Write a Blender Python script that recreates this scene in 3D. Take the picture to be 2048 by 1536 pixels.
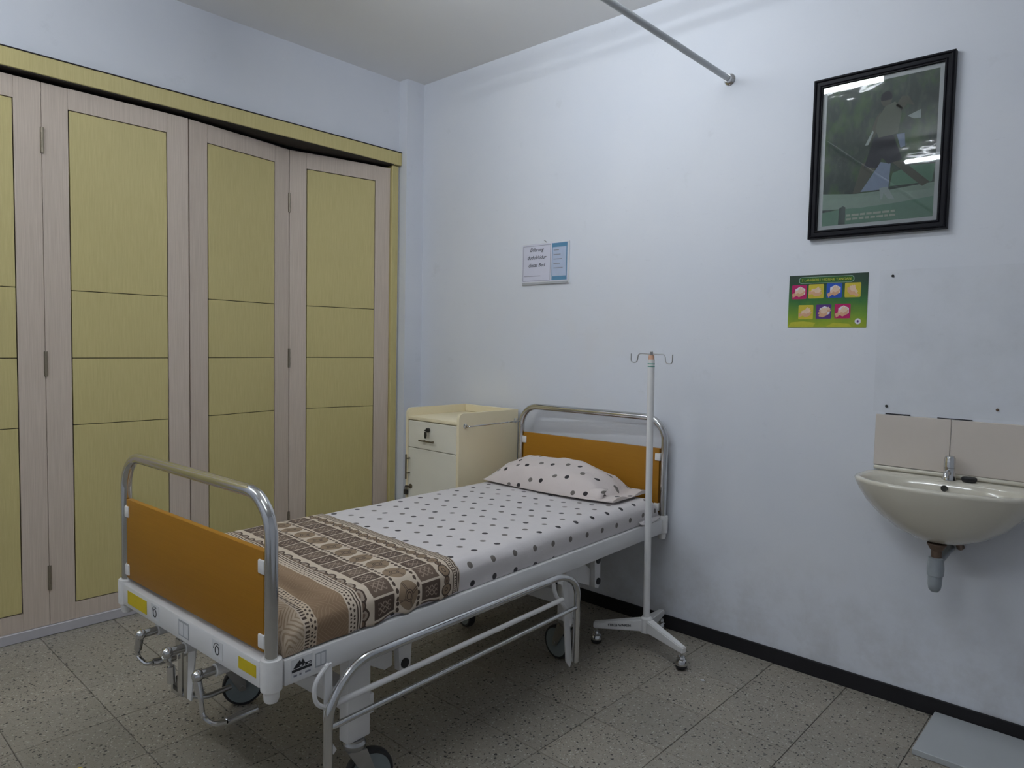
import bpy, bmesh, math, random
from mathutils import Vector, Matrix, noise
random.seed(7)
for o in list(bpy.data.objects): bpy.data.objects.remove(o)
scene = bpy.context.scene
COL = scene.collection
R = math.radians

# ------------------------------------------------------------------ camera, world, exposure
cam_data = bpy.data.cameras.new('camera')
cam_data.sensor_fit = 'HORIZONTAL'; cam_data.sensor_width = 36.0
cam_data.lens = 1401.0 / 2048.0 * 36.0
cam_data.clip_start = 0.05
cam = bpy.data.objects.new('camera', cam_data); COL.objects.link(cam)
yaw, pitch, roll = R(-42.476), R(-3.326), R(1.199)
fw = Vector((math.sin(yaw)*math.cos(pitch), math.cos(yaw)*math.cos(pitch), math.sin(pitch)))
rt = Vector((math.cos(yaw), -math.sin(yaw), 0)); up = rt.cross(fw)
rt2 = math.cos(roll)*rt + math.sin(roll)*up; up2 = -math.sin(roll)*rt + math.cos(roll)*up
m = Matrix((rt2, up2, -fw)).transposed().to_4x4()
m.translation = Vector((3.5998, -2.9644, 1.355))
cam.matrix_world = m
scene.camera = cam
world = bpy.data.worlds.new('world'); scene.world = world; world.use_nodes = True
world.node_tree.nodes['Background'].inputs[0].default_value = (0.5, 0.6, 0.75, 1)
world.node_tree.nodes['Background'].inputs[1].default_value = 0.02
vs = scene.view_settings
vs.view_transform = 'Standard'; vs.look = 'None'; vs.gamma = 1.0; vs.use_curve_mapping = False
vs.exposure = 0.0
TUBE_POWER = 84.0           # emission strength of the fluorescent tubes
TUBE_COLOR = (0.86, 0.93, 1.0)

# ------------------------------------------------------------------ shader helpers
class X:
    """A tiny expression wrapper around math nodes."""
    nt = None
    def __init__(s, v): s.v = v
    @staticmethod
    def op(o, *a):
        n = X.nt.nodes.new('ShaderNodeMath'); n.operation = o
        for i, b in enumerate(a):
            b = b.v if isinstance(b, X) else b
            if isinstance(b, (int, float)): n.inputs[i].default_value = b
            else: X.nt.links.new(b, n.inputs[i])
        return X(n.outputs[0])
    def __add__(s, o): return X.op('ADD', s, o)
    __radd__ = __add__
    def __sub__(s, o): return X.op('SUBTRACT', s, o)
    def __rsub__(s, o): return X.op('SUBTRACT', o, s)
    def __mul__(s, o): return X.op('MULTIPLY', s, o)
    __rmul__ = __mul__
    def __truediv__(s, o): return X.op('DIVIDE', s, o)
    def __lt__(s, o): return X.op('LESS_THAN', s, o)
    def __gt__(s, o): return X.op('GREATER_THAN', s, o)
    def fr(s): return X.op('FRACT', s)
    def fl(s): return X.op('FLOOR', s)
    def ab(s): return X.op('ABSOLUTE', s)
    def sq(s): return X.op('MULTIPLY', s, s)
    def mx(s, o): return X.op('MAXIMUM', s, o)
    def mn(s, o): return X.op('MINIMUM', s, o)
    def mod2(s): return X.op('FLOORED_MODULO', s, 2.0)
def hyp(a, b): return X.op('SQRT', a.sq() + b.sq())
def band(x, a, b): return (x > a) * (x < b)
def xmix(f, a, b):
    n = X.nt.nodes.new('ShaderNodeMix'); n.data_type = 'RGBA'
    for i, v in ((0, f), (6, a), (7, b)):
        v = v.v if isinstance(v, X) else v
        if isinstance(v, (int, float)): n.inputs[i].default_value = v
        elif isinstance(v, tuple): n.inputs[i].default_value = (*v, 1) if len(v) == 3 else v
        else: X.nt.links.new(v, n.inputs[i])
    return n.outputs[2]
def coords(kind='Object'):
    if kind == 'World':
        n = X.nt.nodes.new('ShaderNodeNewGeometry'); return n.outputs['Position']
    n = X.nt.nodes.new('ShaderNodeTexCoord'); return n.outputs[kind]
def sep(v):
    n = X.nt.nodes.new('ShaderNodeSeparateXYZ'); X.nt.links.new(v, n.inputs[0])
    return X(n.outputs[0]), X(n.outputs[1]), X(n.outputs[2])
def scaled(v, sc):
    n = X.nt.nodes.new('ShaderNodeMapping'); n.inputs['Scale'].default_value = sc
    X.nt.links.new(v, n.inputs[0]); return n.outputs[0]
def noise_tex(v, s=5, d=2, rough=0.5):
    n = X.nt.nodes.new('ShaderNodeTexNoise'); n.inputs['Scale'].default_value = s
    n.inputs['Detail'].default_value = d; n.inputs['Roughness'].default_value = rough
    X.nt.links.new(v, n.inputs['Vector']); return X(n.outputs[0])
def voronoi(v, s=5, feat='F1'):
    n = X.nt.nodes.new('ShaderNodeTexVoronoi'); n.inputs['Scale'].default_value = s; n.feature = feat
    X.nt.links.new(v, n.inputs['Vector']); return X(n.outputs['Distance']), n.outputs['Color']
def ramp(x, stops):
    n = X.nt.nodes.new('ShaderNodeValToRGB'); X.nt.links.new(x.v, n.inputs[0])
    e = n.color_ramp.elements
    while len(e) < len(stops): e.new(0.5)
    for k, (p, c) in zip(e, stops): k.position = p; k.color = (*c, 1) if len(c) == 3 else c
    return n.outputs[0]
def remap(x, a, b, c=0.0, d=1.0):
    n = X.nt.nodes.new('ShaderNodeMapRange'); n.clamp = True
    X.nt.links.new(x.v, n.inputs[0])
    for i, v in enumerate((a, b, c, d)): n.inputs[i+1].default_value = v
    return X(n.outputs[0])
def objrand():
    n = X.nt.nodes.new('ShaderNodeObjectInfo'); return X(n.outputs['Random'])
def begin(name):
    ma = bpy.data.materials.new(name); ma.use_nodes = True
    X.nt = ma.node_tree; return ma, ma.node_tree.nodes['Principled BSDF']
def put(b, name, v):
    v = v.v if isinstance(v, X) else v
    if isinstance(v, tuple): b.inputs[name].default_value = (*v, 1) if len(v) == 3 else v
    elif isinstance(v, (int, float)): b.inputs[name].default_value = v
    else: X.nt.links.new(v, b.inputs[name])
def bump(b, h, strength=0.2, dist=0.002):
    n = X.nt.nodes.new('ShaderNodeBump'); n.inputs['Strength'].default_value = strength
    n.inputs['Distance'].default_value = dist
    X.nt.links.new(h.v, n.inputs['Height']); X.nt.links.new(n.outputs[0], b.inputs['Normal'])
def srgb(r, g, b):
    f = lambda c: (c/255/12.92) if c/255 <= 0.04045 else ((c/255+0.055)/1.055)**2.4
    return (f(r), f(g), f(b))
def simple(name, col, rough=0.5, metal=0.0, var=0.08, nscale=30, bmp=0.0, coat=0.0, spec=0.5):
    ma, b = begin(name); put(b, 'Specular IOR Level', spec)
    v = coords()
    n = noise_tex(v, nscale, 3)
    dark = tuple(c*(1-var) for c in col); lite = tuple(min(1, c*(1+var)) for c in col)
    put(b, 'Base Color', xmix(n, dark, lite))
    put(b, 'Roughness', rough); put(b, 'Metallic', metal)
    if coat: put(b, 'Coat Weight', coat); put(b, 'Coat Roughness', 0.08)
    if bmp: bump(b, n, bmp, 0.001)
    return ma
def emit(name, col, power):
    ma = bpy.data.materials.new(name); ma.use_nodes = True; X.nt = ma.node_tree
    nt = ma.node_tree; nt.nodes.clear()
    e = nt.nodes.new('ShaderNodeEmission'); e.inputs[0].default_value = (*col, 1); e.inputs[1].default_value = power
    o = nt.nodes.new('ShaderNodeOutputMaterial'); nt.links.new(e.outputs[0], o.inputs[0])
    return ma

M = {}
# painted wall: pale blue white, smudges and one patch where a panel used to hang beside the basin
ma, b = begin('wall_paint'); v = coords('World'); x, y, z = sep(v)
n1 = noise_tex(v, 1.3, 4, 0.6); n2 = noise_tex(v, 7, 5, 0.65); n3 = noise_tex(v, 90, 2)
c = xmix(remap(n1, 0.35, 0.7), (0.69, 0.715, 0.775), (0.735, 0.75, 0.795))
c = xmix(remap(n2, 0.62, 0.80)*0.35, c, (0.50, 0.51, 0.53))
yel = remap((x - 1.25).ab(), 0.7, 0.2)*remap((z - 1.30).ab(), 0.55, 0.1)*(y > -0.02)*remap(n1, 0.4, 0.65)*0.4
c = xmix(yel, c, (0.62, 0.58, 0.52))
patch = (x > 2.80)*band(z, 1.12, 1.665)*(y > -0.02)
c = xmix(patch*(0.10 + 0.28*remap(n2, 0.4, 0.7)), c, (0.55, 0.57, 0.60))
low = remap(z, 0.55, 0.05)*remap(n2, 0.42, 0.62)*(y > -0.02)*0.45
c = xmix(low, c, (0.47, 0.455, 0.45))
sc_ = noise_tex(scaled(v, (3, 3, 14)), 3, 4, 0.7)
c = xmix(band(sc_, 0.655, 0.668)*band(z, 0.9, 2.2)*0.16, c, (0.36, 0.37, 0.40))
put(b, 'Base Color', c); put(b, 'Roughness', 0.62)
bump(b, n3*0.3 + n2*0.7, 0.15, 0.004); M['wall'] = ma
ma, b = begin('ceiling_paint'); v = coords('World'); n1 = noise_tex(v, 1.2, 3)
put(b, 'Base Color', xmix(n1, (0.83, 0.825, 0.82), (0.88, 0.87, 0.86))); put(b, 'Roughness', 0.8); M['ceiling'] = ma
# terrazzo tile
ma, b = begin('terrazzo'); v = coords('World'); n1 = noise_tex(v, 2.2, 4, 0.6); nf = noise_tex(v, 260, 3, 0.7); nm = noise_tex(v, 55, 3, 0.6)
c = xmix(remap(n1, 0.3, 0.7), (0.30, 0.268, 0.22), (0.38, 0.332, 0.265))
c = xmix(remap(nf, 0.35, 0.65)*0.55, c, (0.16, 0.155, 0.14))
c = xmix(remap(nm, 0.5, 0.72)*0.55, c, (0.37, 0.345, 0.30))
wv = X.nt.nodes.new('ShaderNodeVectorMath'); wv.operation = 'MULTIPLY_ADD'
wn = X.nt.nodes.new('ShaderNodeTexNoise'); wn.inputs['Scale'].default_value = 70; X.nt.links.new(v, wn.inputs['Vector'])
X.nt.links.new(wn.outputs['Color'], wv.inputs[0]); wv.inputs[1].default_value = (0.016, 0.016, 0.016); X.nt.links.new(v, wv.inputs[2]); v = wv.outputs[0]
d1, col1 = voronoi(v, 62); c1x, c1y, c1z = sep(col1)
c = xmix((d1 < 0.27)*(c1x > 0.60), c, (0.022, 0.02, 0.018))
d2, col2 = voronoi(v, 95); c2x, c2y, c2z = sep(col2)
c = xmix((d2 < 0.31)*(c2x > 0.60)*0.75, c, (0.50, 0.47, 0.42))
d3, col3 = voronoi(v, 120); c3x, c3y, c3z = sep(col3)
c = xmix((d3 < 0.29)*(c3x > 0.64)*0.9, c, (0.055, 0.05, 0.043))
c = xmix(objrand()*0.22, c, (0.15, 0.145, 0.13))
put(b, 'Base Color', c); put(b, 'Roughness', 0.42 + 0.2*n1); bump(b, nf, 0.08, 0.001); M['terrazzo'] = ma
M['grout'] = simple('grout', (0.15, 0.135, 0.115), 0.9)
M['black_trim'] = simple('black_skirting', (0.006, 0.005, 0.007), 0.8, var=0.4, nscale=9)
# door leaf stiles: pinkish limed grain
ma, b = begin('limed_wood'); v = coords(); n1 = noise_tex(scaled(v, (160, 160, 3)), 1.6, 4, 0.6); n2 = noise_tex(v, 3, 3)
c = xmix(remap(n1, 0.3, 0.7), (0.54, 0.445, 0.365), (0.68, 0.575, 0.485)); c = xmix(n2*0.25, c, (0.50, 0.405, 0.32))
put(b, 'Base Color', c); put(b, 'Roughness', 0.5); bump(b, n1, 0.1, 0.001); M['limed'] = ma
ma, b = begin('yellow_board'); v = coords(); n1 = noise_tex(scaled(v, (120, 120, 6)), 1.5, 3, 0.6); n2 = noise_tex(v, 2.5, 3)
c = xmix(remap(n1, 0.3, 0.7), (0.56, 0.475, 0.205), (0.64, 0.55, 0.25)); c = xmix(n2*0.3, c, (0.47, 0.395, 0.17))
put(b, 'Base Color', c); put(b, 'Roughness', 0.5); M['yellow'] = ma
M['groove'] = simple('black_groove', (0.012, 0.009, 0.014), 0.7)
M['dark_gap'] = simple('track_gap_shade', (0.02, 0.014, 0.010), 0.8)  # near-black colour paints in the shade of the gap above the leaves
M['marble_sill'] = simple('white_sill', (0.50, 0.48, 0.50), 0.4, var=0.06)
M['hinge'] = simple('hinge_steel', (0.30, 0.26, 0.20), 0.4, 0.8)
M['chrome'] = simple('chrome', (0.62, 0.62, 0.62), 0.10, 1.0, var=0.04, nscale=6)
M['steel'] = simple('dull_steel', (0.42, 0.42, 0.42), 0.32, 1.0, var=0.15)
M['white_enamel'] = simple('white_enamel', (0.74, 0.73, 0.725), 0.35, var=0.05, nscale=5)
M['white_plastic'] = simple('white_plastic', (0.76, 0.745, 0.73), 0.4)
ma, b = begin('orange_board'); v = coords(); n1 = noise_tex(scaled(v, (4, 30, 120)), 2, 3); n2 = noise_tex(v, 4, 3)
c = xmix(n1, (0.315, 0.140, 0.010), (0.385, 0.175, 0.014)); c = xmix(n2*0.3, c, (0.27, 0.118, 0.010))
put(b, 'Base Color', c); put(b, 'Roughness', 0.5); put(b, 'Specular IOR Level', 0.22); M['orange'] = ma
M['rubber'] = simple('black_rubber', (0.018, 0.018, 0.02), 0.6)
M['wheel_grey'] = simple('grey_wheel', (0.22, 0.255, 0.26), 0.5)
M['sticker_yellow'] = simple('yellow_sticker', (0.62, 0.47, 0.005), 0.5)
M['sticker_grey'] = simple('grey_sticker', (0.40, 0.41, 0.43), 0.5)
M['sticker_white'] = simple('white_sticker', (0.68, 0.68, 0.69), 0.5)
M['ink'] = simple('black_ink', (0.012, 0.012, 0.016), 0.6)
M['ink_sign'] = simple('blue_black_ink', (0.045, 0.045, 0.065), 0.6)
M['ink_grey'] = simple('grey_ink', (0.25, 0.25, 0.30), 0.6)
M['cream_lam'] = simple('cream_laminate', (0.83, 0.73, 0.50), 0.4, var=0.06, nscale=4)
M['front_lam'] = simple('pale_laminate', (0.78, 0.745, 0.63), 0.4, var=0.05, nscale=5)
M['brass'] = simple('aged_brass', (0.20, 0.17, 0.12), 0.4, 0.9)
M['black_lock'] = simple('black_lock', (0.015, 0.014, 0.012), 0.45)
M['ceramic'] = simple('cream_ceramic', (0.66, 0.62, 0.52), 0.12, var=0.03, nscale=4, coat=0.6)
M['tile_ceramic'] = simple('beige_wall_tile', (0.63, 0.565, 0.505), 0.22, var=0.05, nscale=8)
M['white_tile'] = simple('white_floor_tile', (0.42, 0.44, 0.45), 0.3, var=0.08, nscale=5)
M['trap_grey'] = simple('grey_pvc', (0.30, 0.33, 0.35), 0.35, var=0.15)
M['rusty'] = simple('rusty_pipe', (0.13, 0.085, 0.06), 0.7, 0.3, var=0.5, nscale=40)
M['hole'] = simple('dark_hole', (0.012, 0.012, 0.01), 0.7)
M['frame_black'] = simple('black_frame', (0.004, 0.004, 0.007), 0.5, var=0.3, spec=0.18)
M['rod_grey'] = simple('grey_rod_paint', (0.50, 0.52, 0.54), 0.35)
M['mat_board'] = simple('pale_mount', (0.50, 0.53, 0.53), 0.6)
M['paper'] = simple('sign_paper', (0.64, 0.64, 0.74), 0.35, var=0.03)
M['paper_blue'] = simple('sign_blue', (0.10, 0.25, 0.40), 0.35)
M['paper_pale'] = simple('sign_pale_blue', (0.46, 0.53, 0.68), 0.35)
M['orange_cap'] = simple('orange_collar', (0.62, 0.36, 0.24), 0.5)
M['green_ink'] = simple('green_band', (0.10, 0.34, 0.27), 0.5)
M['lamp_body'] = simple('lamp_white', (0.75, 0.75, 0.75), 0.5)
M['tube'] = emit('tube_light', TUBE_COLOR, TUBE_POWER)
# dotted sheet
def dots_color(u, v, base):
    ru = u/0.062; row = ru.fl(); fu = (ru.fr() - 0.5)*0.062
    odd = row.mod2()
    rv = v/0.112 + odd*0.36 + row*0.31; fv = (rv.fr() - 0.5)*0.112
    d = hyp(fu, fv)
    return xmix(d < 0.0112, base, xmix(odd, (0.020, 0.016, 0.018), (0.155, 0.135, 0.12)))
def dot_mat(name, base, use_uv=True):
    ma, b = begin(name); uv = coords('UV'); u, v, _ = sep(uv)
    n = noise_tex(coords(), 14, 4); nn = noise_tex(coords(), 900, 2)
    bc = xmix(n, tuple(c*0.93 for c in base), base)
    put(b, 'Base Color', dots_color(u, v, bc)); put(b, 'Roughness', 0.9)
    put(b, 'Sheen Weight', 0.15)
    wr = noise_tex(scaled(coords(), (9, 4, 9)), 1.6, 5, 0.6)
    bump(b, n*0.6 + nn*0.12 + wr*1.4, 0.34, 0.012); return ma
M['sheet'] = dot_mat('dotted_sheet', (0.66, 0.62, 0.615))
M['pillowcase'] = dot_mat('dotted_pillowcase', (0.68, 0.60, 0.57))
# printed blanket: u across the bed, w away from the head edge (metres)
ma, b = begin('printed_blanket'); u, w, _ = sep(coords('UV'))
cream = (0.56, 0.47, 0.37); dark = (0.060, 0.038, 0.026); tan = (0.235, 0.165, 0.105); mid = (0.16, 0.105, 0.07)
n = noise_tex(coords(), 10, 3)
c = xmix(n, tuple(k*0.92 for k in cream), cream)
def paint(mask, col):
    global c
    c = xmix(mask, c, col)
def lines(a, b_): paint(band(w, a, b_), dark)
lines(0.004, 0.008); lines(0.012, 0.016); lines(0.028, 0.032)
paint(band(w, 0.018, 0.026)*((u/0.007).fr() < 0.45), dark)
# row of target circles
fu = ((u/0.056).fr() - 0.5)*0.056; d = hyp(fu, w - 0.058); paint(d < 0.0195, dark); paint(d < 0.0155, tan); paint(band(d, 0.004, 0.0065), dark)
fu = ((u/0.056 + 0.5).fr() - 0.5)*0.056; d = hyp(fu, w - 0.058); paint(d < 0.0115, dark); paint(d < 0.0085, mid); paint(d < 0.003, dark)
def squares(a, b_):
    global c
    cell = u/0.059; f = cell.fr(); alt = cell.fl().mod2()
    inside = band(w, a, b_)*band(f, 0.05, 0.95)
    c = xmix(inside, c, xmix(alt, (0.075, 0.048, 0.034), (0.12, 0.082, 0.058)))
    p = ((f*0.059 + w - a)/0.019).fr(); q = ((f*0.059 - w + a)/0.019).fr()
    lat = ((p - 0.5).ab() < 0.12).mx((q - 0.5).ab() < 0.12)*band(w, a+0.014, b_-0.014)*band(f, 0.2, 0.8)
    c = xmix(lat, c, (0.27, 0.205, 0.155))
squares(0.087, 0.163); squares(0.268, 0.344)
for k in (0.176, 0.256):
    fu = ((u/0.019).fr() - 0.5)*0.019; paint(hyp(fu*0.85, (w - k)*1.15) < 0.0062, dark)
fu = ((u/0.089).fr() - 0.5)*0.089; dw = w - 0.216; d = hyp(fu, dw)
paint(d < 0.0375, tan); paint(band(d, 0.008, 0.0108), dark); paint(band(d, 0.0135, 0.016), dark)
cross = (band((fu - dw*0.4).ab(), 0.0016, 0.0036)).mx(band((dw + fu*0.4).ab(), 0.0016, 0.0036))*band(d, 0.016, 0.0365); paint(cross, dark)
fu = ((u/0.052).fr() - 0.5)*0.052; d = hyp(fu, w - 0.384); up_ = (w < 0.384); paint((d < 0.0235)*up_, dark); paint((d < 0.0175)*up_, (0.30, 0.24, 0.19)); paint((d < 0.009)*up_, mid)
fu = ((u/0.052 + 0.5).fr() - 0.5)*0.052; d = hyp(fu, w - 0.384); paint((d < 0.0125)*up_, dark); paint((d < 0.008)*up_, mid)
lines(0.389, 0.393); lines(0.398, 0.402)
def dotrow(k, per, r, sh=0.0):
    fu = ((u/per + sh).fr() - 0.5)*per; paint(hyp(fu, w - k) < r, dark)
dotrow(0.411, 0.012, 0.0032); dotrow(0.422, 0.012, 0.0032, 0.5)
def diamonds(a, b_, per, c1, c2, width=0.34):
    global c
    fu = ((u/per).fr() - 0.5).ab()*per; fw_ = (((w - a)/per).fr() - 0.5).ab()*per
    k = ((fu + fw_)/0.0125).fr() < width
    inside = band(w, a, b_)
    c = xmix(inside, c, xmix(k, c1, c2))
diamonds(0.430, 0.530, 0.10, (0.235, 0.152, 0.088), (0.285, 0.195, 0.12), 0.25)
paint(band(w, 0.530, 0.56), (0.52, 0.42, 0.31)); dotrow(0.536, 0.013, 0.0034); dotrow(0.546, 0.013, 0.0034, 0.5)
paint(band(w, 0.553, 0.566)*((u/0.009).fr() < 0.5), dark)
diamonds(0.570, 0.76, 0.10, (0.50, 0.40, 0.295), (0.33, 0.24, 0.16), 0.38)
dotrow(0.735, 0.013, 0.004); dotrow(0.748, 0.013, 0.004, 0.5)
put(b, 'Base Color', c); put(b, 'Roughness', 0.9); bump(b, noise_tex(coords(), 30, 4), 0.25, 0.006); M['blanket'] = ma
# picture glass
ma = bpy.data.materials.new('picture_glass'); ma.use_nodes = True; X.nt = nt = ma.node_tree; nt.nodes.clear()
tr = nt.nodes.new('ShaderNodeBsdfTransparent'); gl = nt.nodes.new('ShaderNodeBsdfGlossy'); gl.inputs['Roughness'].default_value = 0.02
fr_ = nt.nodes.new('ShaderNodeFresnel'); fr_.inputs[0].default_value = 1.5; mxs = nt.nodes.new('ShaderNodeMixShader'); oo = nt.nodes.new('ShaderNodeOutputMaterial')
nt.links.new(fr_.outputs[0], mxs.inputs[0]); nt.links.new(tr.outputs[0], mxs.inputs[1]); nt.links.new(gl.outputs[0], mxs.inputs[2]); nt.links.new(mxs.outputs[0], oo.inputs[0])
M['glass'] = ma
# printed photograph of green foliage, rippled gloss film over it
ma, b = begin('photo_foliage'); v = coords(); n1 = noise_tex(scaled(v, (9, 9, 6)), 1.4, 5, 0.62); n2 = noise_tex(scaled(v, (60, 60, 26)), 1.0, 4, 0.7); x, y, z = sep(v)
c = ramp(n1, [(0.30, (0.012, 0.028, 0.022)), (0.48, (0.030, 0.055, 0.040)), (0.60, (0.045, 0.10, 0.035)), (0.75, (0.085, 0.14, 0.06))])
c = xmix(remap(n2, 0.5, 0.72)*0.5, c, (0.11, 0.15, 0.11))
put(b, 'Base Color', c); put(b, 'Roughness', 0.45); put(b, 'Specular IOR Level', 0.2); put(b, 'Coat Weight', 0.35); put(b, 'Coat Roughness', 0.05)
rip = noise_tex(scaled(v, (9, 9, 16)), 1.0, 2, 0.5)
nb = X.nt.nodes.new('ShaderNodeBump'); nb.inputs['Strength'].default_value = 0.35; nb.inputs['Distance'].default_value = 0.005
X.nt.links.new(rip.v, nb.inputs['Height']); X.nt.links.new(nb.outputs[0], b.inputs['Coat Normal']); M['photo'] = ma
def flat(name, col, rough=0.5): M[name] = simple(name, col, rough, var=0.12, nscale=60, spec=0.15); return M[name]
flat('print_shirt', (0.13, 0.15, 0.115)); flat('print_shorts', (0.020, 0.024, 0.036)); flat('print_skin', (0.095, 0.10, 0.075)); flat('print_hair', (0.02, 0.022, 0.03))
flat('print_log', (0.25, 0.34, 0.27)); flat('print_sky', (0.24, 0.30, 0.40)); flat('print_white', (0.34, 0.40, 0.38)); flat('print_post', (0.05, 0.075, 0.06)); flat('print_grass', (0.13, 0.25, 0.17)); flat('print_caption', (0.38, 0.42, 0.33))
# hand wash poster ground
ma, b = begin('poster_green'); v = coords(); x, y, z = sep(v); n1 = noise_tex(scaled(v, (1, 1, 1)), 22, 3)
hgt = remap(z + (n1 - 0.5)*0.05, -0.105, 0.105)
c = ramp(hgt, [(0.0, (0.30, 0.36, 0.012)), (0.22, (0.14, 0.27, 0.012)), (0.5, (0.025, 0.14, 0.02)), (0.8, (0.008, 0.055, 0.018)), (1.0, (0.012, 0.035, 0.018))])
put(b, 'Base Color', c); put(b, 'Roughness', 0.3); M['poster'] = ma
for nme, cc in dict(pink=(0.45, 0.02, 0.13), yellow_p=(0.55, 0.44, 0.05), blue_p=(0.03, 0.09, 0.42), purple_p=(0.10, 0.04, 0.20), skin_p=(0.62, 0.36, 0.22), skin_light=(0.70, 0.52, 0.38), foam=(0.70, 0.68, 0.72), title_bar=(0.04, 0.12, 0.03), title_ink=(0.46, 0.45, 0.05), pale_ring=(0.28, 0.40, 0.33)).items(): flat(nme, cc, 0.4)

# ------------------------------------------------------------------ mesh helpers
def T(o, **k):
    for a, b_ in k.items(): o[a] = b_
    return o
def new_obj(name, me, parent=None, loc=None, rot=None):
    o = bpy.data.objects.new(name, me); COL.objects.link(o)
    if parent is not None: o.parent = parent
    if loc is not None: o.location = loc
    if rot is not None: o.rotation_euler = rot
    return o
def thing(name, label, cat, loc=(0, 0, 0), rotz=0.0, group=None):
    o = new_obj(name, None, None, loc, (0, 0, rotz)); o.empty_display_size = 0.05
    T(o, label=label, category=cat)
    if group: o['group'] = group
    return o
class MB:
    def __init__(s): s.bm = bmesh.new(); s.uv = None
    def box(s, lo, hi, bev=0.0, seg=2, mat=0, rot=None):
        lo, hi = Vector(lo), Vector(hi); c = (lo + hi)/2; d = hi - lo
        r = bmesh.ops.create_cube(s.bm, size=1.0); vv = r['verts']
        for v in vv: v.co = Vector((v.co.x*d.x, v.co.y*d.y, v.co.z*d.z))
        fs = set(f for v in vv for f in v.link_faces)
        if bev > 0:
            es = list(set(e for v in vv for e in v.link_edges))
            r2 = bmesh.ops.bevel(s.bm, geom=es, offset=min(bev, min(d)*0.45), segments=seg, profile=0.5, affect='EDGES')
            vv = list(set(v for f in r2['faces'] for v in f.verts) | set(v for v in vv if v.is_valid))
            fs = set(f for v in vv for f in v.link_faces)
        for v in vv:
            if rot is not None: v.co = rot @ v.co
            v.co += c
        for f in fs: f.material_index = mat
        return s
    def tube(s, path, r, seg=12, closed=False, caps=True, mat=0, r_end=None):
        P = [Vector(p) for p in path]; n = len(P); rings = []
        tang = []
        for i in range(n):
            a = P[(i-1) % n] if (closed or i > 0) else P[i]
            b_ = P[(i+1) % n] if (closed or i < n-1) else P[i]
            tang.append((b_ - a).normalized())
        t0 = tang[0]; ref = Vector((0, 0, 1)) if abs(t0.z) < 0.9 else Vector((1, 0, 0))
        nrm = t0.cross(ref).normalized()
        for i in range(n):
            if i:
                q = tang[i-1].rotation_difference(tang[i]); nrm = (q @ nrm).normalized()
            bn = tang[i].cross(nrm).normalized()
            rr = r if r_end is None else r + (r_end - r)*i/(n-1)
            rings.append([s.bm.verts.new(P[i] + rr*(math.cos(2*math.pi*k/seg)*nrm + math.sin(2*math.pi*k/seg)*bn)) for k in range(seg)])
        for i in range(n if closed else n-1):
            A, B = rings[i], rings[(i+1) % n]
            for k in range(seg):
                f = s.bm.faces.new((A[k], A[(k+1) % seg], B[(k+1) % seg], B[k])); f.material_index = mat
        if caps and not closed:
            f = s.bm.faces.new(rings[0]); f.material_index = mat
            f = s.bm.faces.new(rings[-1][::-1]); f.material_index = mat
        return s
    def cyl(s, a, b_, r, seg=20, mat=0, r2=None): return s.tube([a, b_], r, seg, mat=mat, r_end=r2)
    def lathe(s, prof, origin=(0, 0, 0), axis='Z', seg=24, mat=0, caps=True):
        o = Vector(origin); rings = []
        for (r, h) in prof:
            ring = []
            for k in range(seg):
                a = 2*math.pi*k/seg; p = (r*math.cos(a), r*math.sin(a), h)
                if axis == 'Y': p = (p[0], p[2], -p[1])
                if axis == 'X': p = (p[2], p[1], p[0])
                ring.append(s.bm.verts.new(o + Vector(p)))
            rings.append(ring)
        for A, B in zip(rings, rings[1:]):
            for k in range(seg):
                f = s.bm.faces.new((A[k], A[(k+1) % seg], B[(k+1) % seg], B[k])); f.material_index = mat
        for rg, fl in (((rings[0], -1), (rings[-1], 1)) if caps else ()):
            f = s.bm.faces.new(rg[::fl]); f.material_index = mat
        return s
    def prism(s, poly, axis, lo, hi, mat=0):
        """poly: list of 2D points in the plane normal to axis; extruded from lo to hi."""
        def p3(p, h):
            return {'X': (h, p[0], p[1]), 'Y': (p[0], h, p[1]), 'Z': (p[0], p[1], h)}[axis]
        A = [s.bm.verts.new(p3(p, lo)) for p in poly]; B = [s.bm.verts.new(p3(p, hi)) for p in poly]
        n = len(poly); fs = [s.bm.faces.new(A[::-1]), s.bm.faces.new(B)]
        for i in range(n): fs.append(s.bm.faces.new((A[i], A[(i+1) % n], B[(i+1) % n], B[i])))
        for f in fs: f.material_index = mat
        return s
    def sheet(s, rows, uvs=None, mat=0, closed=False):
        V = [[s.bm.verts.new(p) for p in r] for r in rows]
        lay = s.bm.loops.layers.uv.verify() if uvs else None
        nj = len(rows[0])
        for i in range(len(rows)-1):
            for j in range(nj if closed else nj-1):
                j2 = (j+1) % nj
                f = s.bm.faces.new((V[i][j], V[i+1][j], V[i+1][j2], V[i][j2])); f.material_index = mat
                if uvs:
                    for lp, (a, b_) in zip(f.loops, ((i, j), (i+1, j), (i+1, j2), (i, j2))): lp[lay].uv = uvs[a][b_]
        return V
    def mesh(s, name, mats, smooth=35):
        bmesh.ops.recalc_face_normals(s.bm, faces=s.bm.faces[:])
        me = bpy.data.meshes.new(name); s.bm.to_mesh(me); s.bm.free()
        for k in (mats if isinstance(mats, (list, tuple)) else [mats]): me.materials.append(M[k] if isinstance(k, str) else k)
        if smooth:
            me.shade_smooth(); me.set_sharp_from_angle(angle=R(smooth))
        return me
    def build(s, name, mats, parent=None, smooth=35, **tags):
        o = new_obj(name, s.mesh(name, mats, smooth), parent)
        return T(o, **tags)
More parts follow.
